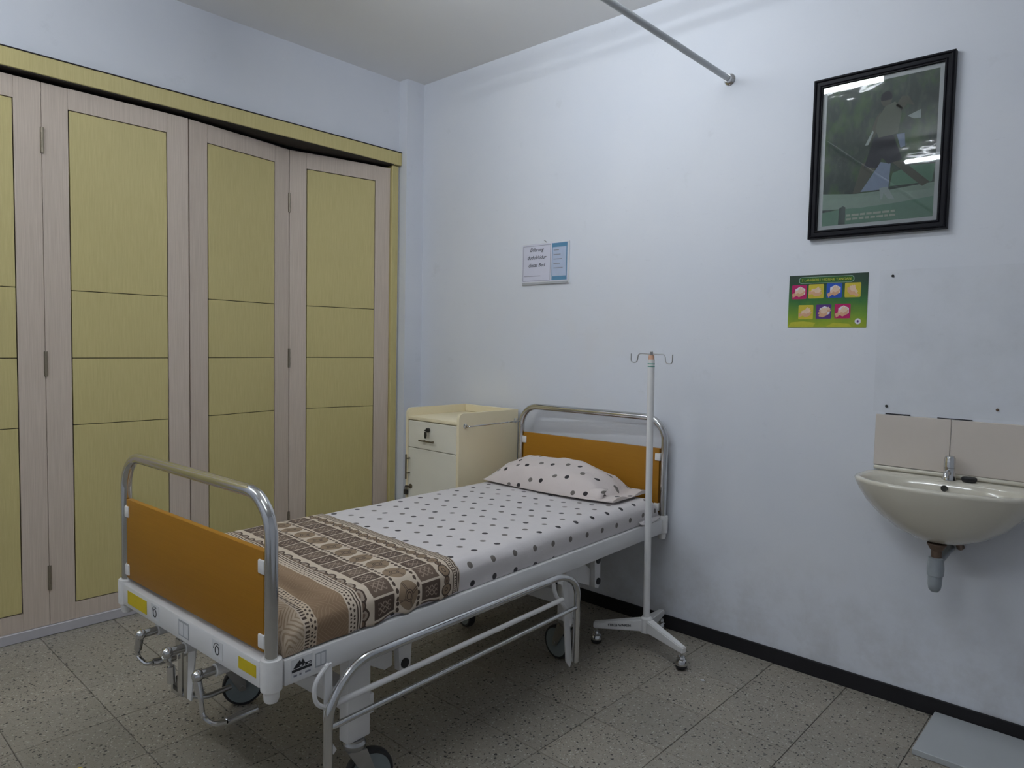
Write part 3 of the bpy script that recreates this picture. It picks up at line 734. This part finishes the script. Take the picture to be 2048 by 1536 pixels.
for k in range(len(loopA)):
    k2 = (k+1) % len(loopA); mb.bm.faces.new((loopA[k], loopA[k2], loopB[k2], loopB[k]))
mb.build('pillowcase', 'pillowcase', pw, smooth=70)
# turned-up flap of the case at the open end
rows = []; uvs = []
for i in range(9):
    t = i/8; rw, uu = [], []
    for k in range(9):
        s = k/8
        hgt_ = 0.066*(t**0.8)*(1 - 0.25*max(0, t-0.8)/0.2)
        x = 0.520 + 0.215*t + 0.012*s*(1-t); y = 1.668 + 0.030*t**2 + 0.050*s*t - 0.012*math.sin(math.pi*s)*t
        z = MZ1 + 0.010 + hgt_*s + 0.004*math.sin(6*t)*s
        rw.append((x, y, z)); uu.append((0.9 + 0.19*t, 0.36 + 0.1*s))
    rows.append(rw); uvs.append(uu)
mb = MB(); mb.sheet(rows, uvs); o = mb.build('case_flap', 'pillowcase', pw, smooth=70)
sm = o.modifiers.new('thick', 'SOLIDIFY'); sm.thickness = 0.003

# ------------------------------------------------------------------ bedside cabinet
NX0, NX1, NY0, NY1 = 0.532, 0.964, -0.484, -0.030
cab = thing('bedside_cabinet', 'cream laminate bedside cabinet with drawer, door and towel rail in corner', 'cabinet', ((NX0+NX1)/2, (NY0+NY1)/2, 0))
hw, hd = (NX1-NX0)/2, (NY1-NY0)/2
def side_panel(x0, x1):
    pts = [(-hd, 0.06), (hd, 0.06), (hd, 0.984)]
    pts += [(-hd+0.03+0.03*math.cos(a), 0.954+0.03*math.sin(a)) for a in [math.pi/2 + k*math.pi/16 for k in range(9)]]
    return MB().prism(pts, 'X', x0, x1).build('side_panel', 'cream_lam', cab)
sp1 = side_panel(-hw, -hw+0.018); sp2 = side_panel(hw-0.018, hw)
MB().box((-hw+0.0185, -hd, 0.921), (hw-0.0185, hd, 0.940), 0.003, 2).build('top_board', 'cream_lam', cab)
MB().box((-hw+0.0185, hd-0.018, 0.9405), (hw-0.0185, hd, 0.984), 0.003, 1).build('back_rim', 'cream_lam', cab)
MB().box((-hw+0.0185, -hd+0.020, 0.06), (hw-0.0185, hd, 0.9205)).build('carcass', 'cream_lam', cab)
dr = MB().box((-hw+0.0200, -hd+0.001, 0.768), (hw-0.0200, -hd+0.0195, 0.9165), 0.002, 1).build('drawer', 'front_lam', cab)
dd = MB().box((-hw+0.0200, -hd+0.001, 0.075), (hw-0.0200, -hd+0.0195, 0.7645), 0.002, 1).build('cabinet_door', 'front_lam', cab)
lx = 0.724 - (NX0+NX1)/2
mb = MB().lathe([(0.0, 0.0), (0.012, 0.0), (0.012, -0.012), (0.010, -0.016), (0.0, -0.016)], (lx, -hd+0.001, 0.876), 'Y', 18); mb.build('lock', 'black_lock', dr)
mb = MB().box((lx-0.004, -hd-0.026, 0.872), (lx+0.004, -hd-0.015, 0.880)).prism([(lx-0.008, 0.868), (lx+0.008, 0.868), (lx+0.010, 0.850), (lx+0.006, 0.832), (lx-0.006, 0.832), (lx-0.010, 0.850)], 'Y', -hd-0.024, -hd-0.021); mb.build('key', 'black_lock', dr)
mb = MB().cyl((lx-0.055, -hd-0.022, 0.816), (lx+0.065, -hd-0.022, 0.816), 0.0045, 12)
for k in (-0.03, 0.04): mb.cyl((lx+k, -hd-0.022, 0.816), (lx+k, -hd+0.001, 0.816), 0.0035, 10)
mb.build('bar_handle', 'brass', dr)
hx = 0.566 - (NX0+NX1)/2
mb = MB().cyl((hx, -hd-0.026, 0.590), (hx, -hd-0.026, 0.728), 0.0048, 12)
for k in (0.622, 0.704): mb.cyl((hx, -hd-0.026, k), (hx, -hd+0.001, k), 0.0038, 10)
mb.build('bar_handle', 'brass', dd)
mb = MB().lathe([(0.0, 0.0), (0.013, 0.0), (0.013, -0.004), (0.006, -0.007), (0.0, -0.007)], (hx+0.012, -hd+0.001, 0.548), 'Y', 16); mb.box((hx-0.024, -hd-0.010, 0.540), (hx+0.012, -hd-0.004, 0.549)); mb.build('hasp', 'brass', dd)
mb = MB().box((hx-0.030, -hd-0.018, 0.498), (hx-0.004, -hd-0.004, 0.526), 0.003, 2); mb.tube(fillet([(hx-0.024, -hd-0.011, 0.524), (hx-0.024, -hd-0.011, 0.546), (hx-0.010, -hd-0.011, 0.546), (hx-0.010, -hd-0.011, 0.524)], 0.008, 4), 0.002, 8); mb.build('padlock', 'black_lock', dd)
tw = MB().tube(fillet([(hw+0.004, -hd+0.042, 0.918), (hw+0.034, -hd+0.042, 0.918), (hw+0.034, hd-0.022, 0.922), (hw+0.004, hd-0.022, 0.922)], 0.012, 4), 0.0038, 10).build('towel_rail', 'chrome', cab)
for yy, zz in ((-hd+0.042, 0.918), (hd-0.022, 0.922)):
    MB().lathe([(0.0, 0.0), (0.013, 0.0), (0.013, 0.003), (0.008, 0.007), (0.007, 0.014), (0.0, 0.014)], (hw+0.0003, yy, zz), 'X', 18).build('rosette', 'chrome', tw)
for sx in (-1, 1):
    for sy in (-1, 1):
        c_ = MB().cyl((sx*(hw-0.04), sy*(hd-0.04), 0.045), (sx*(hw-0.04), sy*(hd-0.04), 0.0595), 0.012, 12).build('caster', 'steel', cab)
        MB().lathe([(0.0, -0.01), (0.018, -0.01), (0.0225, -0.006), (0.0225, 0.006), (0.018, 0.01), (0.0, 0.01)], (sx*(hw-0.04), sy*(hd-0.04), 0.0225), 'X', 18).build('wheel', 'rubber', c_)

# ------------------------------------------------------------------ drip stand
IX, IY = 1.990, -0.284
iv = thing('drip_stand', 'white drip stand with double wire hook and three wheeled legs', 'drip stand', (IX, IY, 0))
tipx = -0.0195
pole = MB().tube([(0, 0, 0.088), (tipx, 0.002, 1.296)], 0.0150, 18).build('pole', 'white_enamel', iv)
MB().lathe([(0.0, 0.080), (0.026, 0.080), (0.026, 0.142), (0.020, 0.150), (0.0, 0.150)], (0, 0, 0), seg=20).build('hub', 'white_enamel', iv)
MB().lathe([(0.0152, 1.264), (0.0157, 1.2645), (0.0157, 1.2675), (0.0152, 1.268)], (tipx+0.0005, 0.002, 0), seg=20, caps=False).lathe([(0.0152, 1.276), (0.0157, 1.2765), (0.0157, 1.2795), (0.0152, 1.280)], (tipx+0.0003, 0.002, 0), seg=20, caps=False).build('green_band', 'green_ink', iv)
hk = MB().lathe([(0.0, 1.2962), (0.0135, 1.2962), (0.0120, 1.316), (0.0, 1.316)], (tipx, 0.002, 0), seg=18).build('collar', 'orange_cap', iv)
MB().lathe([(0.0, 1.316), (0.007, 1.316), (0.007, 1.330), (0.004, 1.334), (0.0, 1.334)], (tipx, 0.002, 0), seg=14).build('top_nut', 'steel', iv)
for s in (-1, 1):
    MB().tube(fillet([(tipx+s*0.006, 0.002, 1.321), (tipx+s*0.068, 0.002, 1.321), (tipx+s*0.072, 0.002, 1.281), (tipx+s*0.104, 0.002, 1.281), (tipx+s*0.104, 0.002, 1.321)], 0.014, 5), 0.0023, 8).build('hook', 'steel', iv)
casters_ = [(2.204, -0.345), (1.790, -0.388), (1.928, -0.048)]
for ci, (cx_, cy_) in enumerate(casters_):
    dx, dy = cx_ - IX, cy_ - IY; ln = math.hypot(dx, dy); an = math.atan2(dy, dx)
    mb = MB()
    mb.bm  # tapered box leg
    A = [(0.018, -0.021, 0.086), (0.018, 0.021, 0.086), (0.018, 0.021, 0.140), (0.018, -0.021, 0.140)]
    B = [(ln+0.010, -0.014, 0.072), (ln+0.010, 0.014, 0.072), (ln+0.010, 0.014, 0.098), (ln+0.010, -0.014, 0.098)]
    VA = [mb.bm.verts.new(p) for p in A]; VB = [mb.bm.verts.new(p) for p in B]
    mb.bm.faces.new(VA[::-1]); mb.bm.faces.new(VB)
    for k in range(4): mb.bm.faces.new((VA[k], VA[(k+1) % 4], VB[(k+1) % 4], VB[k]))
    bmesh.ops.bevel(mb.bm, geom=mb.bm.edges[:], offset=0.004, segments=2, affect='EDGES')
    lg = mb.build('leg', 'white_enamel', iv); lg.rotation_euler = (0, 0, an)
    if ci == 1:
        for (tx_, sz) in (('STIKES WARSIH', 0.0150),):
            t_ = lettering(tx_, sz, 'ink', lg, (0.118, 0.0186, 0.1015), (math.pi/2, -0.11, math.pi - 0.033), bold=0.02)
    c_ = MB().cyl((ln-0.004, 0, 0.048), (ln-0.004, 0, 0.080), 0.006, 12)
    c_.lathe([(0.0, 0.056), (0.013, 0.055), (0.0165, 0.049), (0.012, 0.045), (0.021, 0.039), (0.0255, 0.026), (0.0258, 0.0205), (0.0, 0.0205)], (ln-0.004, 0, 0), seg=18)
    c_ = c_.build('caster', 'chrome', lg)
    MB().lathe([(0.0, 0.0203), (0.0255, 0.0203), (0.0245, 0.010), (0.017, 0.002), (0.008, 0.0), (0.0, 0.0)], (ln-0.004, 0, 0), seg=18).build('wheel', 'rubber', c_)

# ------------------------------------------------------------------ curtain rod
cr = thing('curtain_rod', 'grey metal curtain rod fixed to wall above drip stand', 'curtain rod', (2.151, 0, 2.536))
MB().cyl((0, -0.020, 0), (0, RY+0.0005, 0), 0.0128, 18).build('rod', 'rod_grey', cr)
MB().lathe([(0.0, -0.0004), (0.024, -0.0004), (0.026, -0.003), (0.024, -0.006), (0.017, -0.010), (0.0165, -0.030), (0.0, -0.030)], (0, 0, 0), 'Y', 24).build('wall_socket', 'chrome', cr)

# ------------------------------------------------------------------ framed photograph
PW, PH, PC = 0.492, 0.632, (2.7735, 0.0, 2.119)
pf = thing('framed_photo', 'black framed photograph of a person on a log among green leaves', 'picture', PC, 0.0)
hwp, hhp = PW/2, PH/2; fwid = 0.033
def frame_side(p, nm='frame_side'):
    return MB().prism(p, 'Y', -0.026, -0.002).build(nm, 'frame_black', pf, smooth=20)
i_x, i_z = hwp-fwid, hhp-fwid
frame_side([(-hwp, hhp), (hwp, hhp), (i_x, i_z), (-i_x, i_z)]); frame_side([(-hwp, -hhp), (-i_x, -i_z), (i_x, -i_z), (hwp, -hhp)])
frame_side([(-hwp, -hhp), (-hwp, hhp), (-i_x, i_z), (-i_x, -i_z)]); frame_side([(hwp, -hhp), (i_x, -i_z), (i_x, i_z), (hwp, hhp)])
bead = MB()
bx_, bz_ = i_x+0.006, i_z+0.006
bead.tube([(-bx_, -0.026, -bz_), (bx_, -0.026, -bz_), (bx_, -0.026, bz_), (-bx_, -0.026, bz_)], 0.0045, 8, closed=True)
bx_, bz_ = hwp-0.008, hhp-0.008
bead.tube([(-bx_, -0.026, -bz_), (bx_, -0.026, -bz_), (bx_, -0.026, bz_), (-bx_, -0.026, bz_)], 0.006, 8, closed=True)
bead.build('frame_bead', 'frame_black', pf)
MB().box((-i_x-0.004, -0.012, -i_z-0.004), (i_x+0.004, -0.004, i_z+0.004)).build('mount', 'mat_board', pf)
ax, az = i_x-0.0165, i_z-0.0165
ph = MB().box((-ax, -0.0126, -az), (ax, -0.0121, az)).build('photo_print', 'photo', pf)
# figures in the photograph, in print coordinates measured from its lower left (fractions)
def fig(pts, mat, k=1, nm='print_shape'):
    poly = [(-ax + 2*ax*u, -az + 2*az*v) for u, v in pts]
    MB().prism(poly, 'Y', -0.0126-0.00012*k, -0.0126-0.00012*(k-1)).build(nm, mat, ph, smooth=0)
fig([(0, 0), (1, 0), (1, 0.16), (0.75, 0.13), (0.4, 0.13), (0, 0.10)], 'print_grass', 1)
fig([(0, 0.12), (0.35, 0.11), (0.7, 0.12), (1, 0.14), (1, 0.235), (0.6, 0.215), (0.3, 0.215), (0, 0.24)], 'print_log', 2)
fig([(0.36, 0.225), (0.61, 0.225), (0.62, 0.40), (0.53, 0.42)], 'print_sky', 2)
fig([(0.62, 0.24), (0.98, 0.24), (1.0, 0.36), (0.80, 0.37), (0.64, 0.33)], 'print_grass', 2)
fig([(0.285, 0.215), (0.36, 0.225), (0.50, 0.40), (0.49, 0.44), (0.36, 0.43)], 'print_skin', 3)
fig([(0.63, 0.41), (0.72, 0.41), (0.96, 0.24), (0.90, 0.215), (0.78, 0.30)], 'print_skin', 3)
fig([(0.46, 0.60), (0.63, 0.60), (0.72, 0.42), (0.60, 0.40), (0.54, 0.45), (0.50, 0.38), (0.38, 0.40), (0.42, 0.50)], 'print_shorts', 4)
fig([(0.50, 0.595), (0.67, 0.605), (0.70, 0.78), (0.63, 0.83), (0.55, 0.81), (0.49, 0.74), (0.47, 0.66)], 'print_shirt', 5)
fig([(0.64, 0.80), (0.69, 0.86), (0.75, 0.85), (0.80, 0.78), (0.74, 0.80), (0.69, 0.76)], 'print_skin', 5)
fig([(0.47, 0.74), (0.51, 0.78), (0.50, 0.66), (0.42, 0.56), (0.40, 0.57)], 'print_skin', 4)
fig([(0.555+0.05*math.cos(a*math.pi/6), 0.855+0.048*math.sin(a*math.pi/6)) for a in range(12)], 'print_skin', 4)
fig([(0.555+0.052*math.cos(a*math.pi/6), 0.872+0.042*math.sin(a*math.pi/6)) for a in range(-1, 8)], 'print_hair', 5)
fig([(0.38, 0.555), (0.41, 0.555), (0.455, 0.64), (0.445, 0.655)], 'print_white', 6)
fig([(0.745, 0.715), (0.86, 0.745), (0.86, 0.685), (0.80, 0.69)], 'print_white', 6)
fig([(0.66, 0.60), (0.73, 0.60), (0.74, 0.51), (0.70, 0.50)], 'print_sky', 6)
fig([(0.53, 0.235), (0.60, 0.24), (0.67, 0.145), (0.61, 0.155), (0.57, 0.20), (0.56, 0.155), (0.545, 0.155)], 'print_white', 6)
fig([(0.16, 0.0), (0.225, 0.0), (0.225, 0.125), (0.20, 0.135), (0.165, 0.12)], 'print_post', 7)
for row in range(2):
    u = 0.235
    while u < 0.68:
        wd = random.uniform(0.03, 0.07); fig([(u, 0.028+0.028*(1-row)), (min(u+wd, 0.69), 0.028+0.028*(1-row)), (min(u+wd, 0.69), 0.043+0.028*(1-row)), (u, 0.043+0.028*(1-row))], 'print_caption', 8, 'caption_word'); u += wd + 0.012
MB().box((-i_x-0.002, -0.0185, -i_z-0.002), (i_x+0.002, -0.0165, i_z+0.002)).build('glass_pane', 'glass', pf)

# ------------------------------------------------------------------ no-lying sign
sg = thing('bed_rule_sign', 'white printed notice about lying on the bed, with blue column', 'notice', (1.117, 0, 1.795), 0.0)
MB().box((-0.166, -0.0075, -0.113), (0.166, -0.0004, 0.111), 0.002, 1).build('backing', 'sticker_white', sg)
pg = MB().box((-0.163, -0.0085, -0.098), (0.158, -0.0076, 0.108)).build('sheet', 'paper', sg)
bd = MB(); k0, k1, z0, z1 = -0.158, 0.040, -0.094, 0.100
bd.box((k0, -0.0089, z0), (k1, -0.0085, z0+0.0022)).box((k0, -0.0089, z1-0.0022), (k1, -0.0085, z1)).box((k0, -0.0089, z0), (k0+0.0022, -0.0085, z1)).box((k1-0.0022, -0.0089, z0), (k1, -0.0085, z1)); bd.build('border', 'ink_grey', pg)
MB().box((0.050, -0.0090, -0.094), (0.154, -0.0085, 0.104)).build('blue_column', 'paper_blue', pg)
MB().box((0.055, -0.0094, -0.073), (0.148, -0.0090, 0.082)).build('pale_column', 'paper_pale', pg)
for i, (tx_, zz) in enumerate((('Dilarang', 0.076), ('duduk/tidur', 0.034), ('diatas Bed', -0.008))):
    lettering(tx_, 0.0285, 'ink_sign', pg, (-0.060, -0.0089, zz), shear=0.28, bold=0.004)
MB().box((-0.150, -0.0089, -0.068), (-0.030, -0.0085, -0.065)).build('small_print', 'ink_grey', pg)
for k, wd in enumerate((0.036, 0.048, 0.058, 0.046, 0.064)): MB().box((0.062, -0.0097, 0.064-0.024*k), (0.062+wd, -0.0094, 0.068-0.024*k)).build('small_print', 'ink_grey', pg)
MB().box((-0.160, -0.0105, -0.1125), (0.160, -0.0076, -0.102)).build('lower_strip', 'sticker_grey', sg)
nl = thing('wall_nail', 'small grey nail in wall above the bed notice', 'nail', (1.118, 0, 1.913)); MB().tube([(-0.012, -0.004, 0.006), (0.0, -0.006, 0.002), (0.004, -0.0005, -0.006)], 0.0018, 8).build('shank', 'steel', nl)

# ------------------------------------------------------------------ hand washing poster
hp = thing('hand_wash_poster', 'green poster of seven hand washing steps in coloured squares', 'poster', (2.6065, 0, 1.553), 0.0)
pb = MB().box((-0.1535, -0.0022, -0.1075), (0.1535, -0.0004, 0.1075)).build('print', 'poster', hp)
def rrect(cx_, cz_, hx_, hz_, rad, n=4):
    out = []
    for (sx, sz, a0) in ((1, 1, 0), (-1, 1, 90), (-1, -1, 180), (1, -1, 270)):
        for k in range(n+1):
            a = R(a0 + 90*k/n); out.append((cx_ + sx*(hx_-rad) + rad*math.cos(a), cz_ + sz*(hz_-rad) + rad*math.sin(a)))
    return out
def pflat(pts, mat, k, nm='print_shape', par=pb): return MB().prism(pts, 'Y', -0.0022-0.0002*k, -0.0022-0.0002*(k-1)-0.00001).build(nm, mat, par, smooth=0)
pflat(rrect(-0.006, 0.086, 0.108, 0.0135, 0.012), 'pale_ring', 1); pflat(rrect(-0.006, 0.086, 0.105, 0.0115, 0.010), 'title_bar', 2)
lettering('7 LANGKAH HIGIENE TANGAN', 0.0138, 'title_ink', pb, (-0.006, -0.0028, 0.086), bold=0.012, depth=0.0001)
cells = [(-0.111, 0.039, 'pink'), (-0.043, 0.040, 'yellow_p'), (0.028, 0.041, 'blue_p'), (0.098, 0.041, 'yellow_p'), (-0.081, -0.044, 'yellow_p'), (-0.010, -0.043, 'purple_p'), (0.063, -0.042, 'pink')]
hand = [(-0.029, -0.016), (-0.012, -0.010), (-0.004, -0.018), (0.006, -0.016), (0.016, -0.013), (0.020, -0.006), (0.024, -0.002), (0.022, 0.003), (0.016, 0.004), (0.021, 0.009), (0.016, 0.013), (0.008, 0.010), (0.010, 0.018), (0.004, 0.019), (-0.004, 0.010), (-0.012, 0.004), (-0.029, 0.000)]
for i, (cx_, cz_, mt_) in enumerate(cells):
    sq = pflat(rrect(cx_, cz_, 0.030, 0.029, 0.004), mt_, 1, 'step_picture')
    if mt_ in ('pink', 'blue_p', 'purple_p'): pflat([(cx_+0.004+0.020*math.cos(a*0.5236)*(1+0.15*(a % 2)), cz_+0.002+0.018*math.sin(a*0.5236)*(1+0.15*(a % 2))) for a in range(12)], 'foam', 2)
    ro = R((10, -12, 20, 35, 5, -40, 15)[i]); fx = -1 if i in (3, 5) else 1
    tr2 = lambda p, s=1.0, dx=0, dz=0: (cx_ + max(-0.029, min(0.029, fx*s*(p[0]*math.cos(ro)-p[1]*math.sin(ro))+dx)), cz_ + max(-0.028, min(0.028, s*(p[0]*math.sin(ro)+p[1]*math.cos(ro))+dz)))
    pflat([tr2(p, 1.0, 0.0, -0.003) for p in hand], 'skin_p', 3); pflat([tr2(p, 0.72, 0.003, 0.006) for p in hand], 'skin_light', 4)
pflat([(0.122+0.0115*math.cos(a*0.3927), -0.083+0.0115*math.sin(a*0.3927)) for a in range(16)], 'foam', 1, 'seal'); pflat([(0.122+0.004*math.cos(a*0.785), -0.083+0.005*math.sin(a*0.785)) for a in range(8)], 'purple_p', 2, 'seal_mark')
pflat([(-0.15, -0.104), (-0.05, -0.104), (-0.04, -0.088), (-0.09, -0.082), (-0.14, -0.086)], 'title_ink', 1); pflat([(0.0, -0.104), (0.10, -0.104), (0.09, -0.093), (0.03, -0.088)], 'title_ink', 1)

# ------------------------------------------------------------------ wall screws near the basin
for (sx_, sz_, lb) in ((2.846, 1.642, 'dark screw in wall beside the hand wash poster'), (2.847, 1.144, 'dark screw in wall just above beige tiles'), (3.202, 1.157, 'rusty screw in wall above tap')):
    t = thing('wall_screw', lb, 'screw', (sx_, 0, sz_)); MB().lathe([(0.0, -0.0003), (0.003, -0.0003), (0.005, -0.004), (0.003, -0.006), (0.0, -0.006)], (0, 0, 0), 'Y', 12).build('screw_head', 'rusty' if sx_ > 3 else 'hole', t)

# ------------------------------------------------------------------ wash basin
BX, BZ = 3.078, 0.872
bs = thing('wash_basin', 'cream ceramic wall basin with chrome tap and grey bottle trap', 'basin', (BX, 0, 0))
NS = 64
def loop(hx_, y0, y1, z, nf=2.25, nb=5.0, s=1.0):
    cy_ = (y0+y1)/2; hy = (y0-y1)/2; out = []
    for k in range(NS):
        a = 2*math.pi*k/NS; c_, s_ = math.cos(a), math.sin(a); n = nb if s_ > 0 else nf
        out.append((s*hx_*math.copysign(abs(c_)**(2/n), c_), cy_ + s*hy*math.copysign(abs(s_)**(2/n), s_), z))
    return out
rows = []
for (hx_, y1, z) in ((0.035, -0.20, 0.694), (0.085, -0.222, 0.701), (0.145, -0.256, 0.728), (0.200, -0.292, 0.770), (0.240, -0.320, 0.816), (0.263, -0.338, 0.858), (0.275, -0.347, 0.884), (0.277, -0.349, 0.892)):
    rows.append(loop(hx_, -0.0015 if hx_ > 0.19 else -0.0015 - (0.19-hx_)*0.6, y1, z))
rows.append(loop(0.273, -0.002, -0.345, 0.898)); rows.append(loop(0.264, -0.004, -0.337, 0.900))
for (hx_, y0, y1, z) in ((0.251, -0.088, -0.326, 0.898), (0.243, -0.094, -0.318, 0.890), (0.230, -0.100, -0.306, 0.862), (0.198, -0.110, -0.284, 0.822), (0.14, -0.135, -0.255, 0.790), (0.07, -0.165, -0.225, 0.776), (0.022, -0.182, -0.212, 0.772)):
    rows.append(loop(hx_, y0, y1, z, 2.25, 2.6))
mb = MB(); V = mb.sheet(rows, closed=True); mb.bm.faces.new(V[0]); mb.bm.faces.new(V[-1][::-1])
bowl = mb.build('bowl', 'ceramic', bs, smooth=60)
MB().box((-0.262, -0.020, 0.8990), (0.262, -0.0015, 0.9135), 0.005, 3).build('back_ledge', 'ceramic', bs)
MB().lathe([(0.0, 0.0), (0.011, 0.0), (0.011, -0.004), (0.0, -0.004)], (-0.005, -0.1005, 0.872), 'Y', 16).build('overflow_hole', 'hole', bs)
MB().lathe([(0.0, 0.7725), (0.020, 0.7725), (0.020, 0.774), (0.0, 0.774)], (0, -0.197, 0)).build('drain_hole', 'steel', bs)
tp = MB().lathe([(0.0, 0.8995), (0.023, 0.8995), (0.021, 0.907), (0.0185, 0.914), (0.0185, 0.942), (0.0, 0.943)], (0.0, -0.060, 0)).build('tap', 'chrome', bs)
MB().tube(fillet([(0, -0.062, 0.920), (0, -0.090, 0.930), (0, -0.112, 0.925), (0, -0.116, 0.914)], 0.02), 0.0095, 12).build('spout', 'chrome', tp)
MB().lathe([(0.0, 0.943), (0.0190, 0.943), (0.0180, 0.976), (0.014, 0.984), (0.0, 0.986)], (0.0, -0.060, 0), seg=20).build('tap_handle', 'chrome', tp)
dp = MB().lathe([(0.0, 0.640), (0.0165, 0.640), (0.0165, 0.668), (0.020, 0.672), (0.030, 0.690), (0.030, 0.6935), (0.0, 0.6935)], (0, -0.196, 0)).build('drain_pipe', 'rusty', bs)
bt_ = MB().lathe([(0.0, 0.522), (0.012, 0.524), (0.019, 0.534), (0.0215, 0.548), (0.0225, 0.580), (0.0255, 0.582), (0.0265, 0.606), (0.024, 0.628), (0.0235, 0.642), (0.018, 0.645), (0.0, 0.645)], (0, -0.196, 0), seg=28).build('bottle_trap', 'trap_grey', bs)
MB().tube(fillet([(0.0, -0.196, 0.625), (0.004, -0.14, 0.632), (0.006, -0.06, 0.640), (0.006, -0.0025, 0.640)], 0.03), 0.015, 14).build('waste_pipe', 'trap_grey', bs)
MB().tube(fillet([(0.030, -0.075, 0.735), (0.045, -0.08, 0.690), (0.042, -0.04, 0.655), (0.040, -0.0025, 0.650)], 0.03), 0.011, 12).build('supply_pipe', 'rusty', bs)
MB().lathe([(0.0, -0.0005), (0.020, -0.0005), (0.018, -0.008), (0.012, -0.022), (0.0, -0.022)], (0.082, -0.012, 0.705), 'Y', 16).build('fixing_bolt', 'rusty', bs)
pl_ = thing('basin_plug', 'black rubber plug lying behind rim of basin beside tap', 'plug', (BX+0.062, -0.062, 0.9003)); MB().lathe([(0.0, 0.0), (0.020, 0.0), (0.024, 0.006), (0.024, 0.013), (0.021, 0.016), (0.0, 0.016)], seg=20).build('plug_body', 'rubber', pl_)
# low white slab on the floor below the basin
st = thing('floor_slab', 'low white tiled slab on floor below the basin', 'slab', (3.42, -0.19, 0))
for i in range(2):
    MB().box((-0.352+0.353*i, -0.160, 0.0005), (0.0+0.353*i-0.001, 0.172, 0.022), 0.002, 1).build('slab_tile', 'white_tile', st)
# scraps on the floor
sc1 = thing('paper_scrap', 'tiny white paper scrap on floor near drip stand', 'scrap', (2.315, -0.375, 0.0008)); MB().prism([(-0.008, -0.004), (0.003, -0.007), (0.009, 0.002), (0.0, 0.008)], 'Z', 0, 0.003).build('scrap_body', 'sticker_white', sc1)
sc2 = thing('leaf_scrap', 'tiny yellow green leaf scrap on floor by bed foot', 'scrap', (1.20, -2.30, 0.0008)); MB().prism([(-0.010, -0.003), (0.002, -0.006), (0.010, 0.001), (-0.002, 0.006)], 'Z', 0, 0.003).build('scrap_body', 'sticker_yellow', sc2)

# ------------------------------------------------------------------ bed family: bake the final size correction
def rescale(o):
    for c_ in o.children:
        plain = c_.location.length < 1e-9 and abs(c_.rotation_euler.x)+abs(c_.rotation_euler.y)+abs(c_.rotation_euler.z) < 1e-9
        if plain:
            for v in c_.data.vertices: v.co = Vector((v.co.x*KS, v.co.y*KS, v.co.z*KS + KZ))
            rescale(c_)
        elif c_.name.startswith('caster'): c_.location = (c_.location.x*KS, c_.location.y*KS, 0.0)
        else: c_.location = (c_.location.x*KS, c_.location.y*KS, c_.location.z*KS + KZ)
for o in (bed, mt, bt, pw): rescale(o)
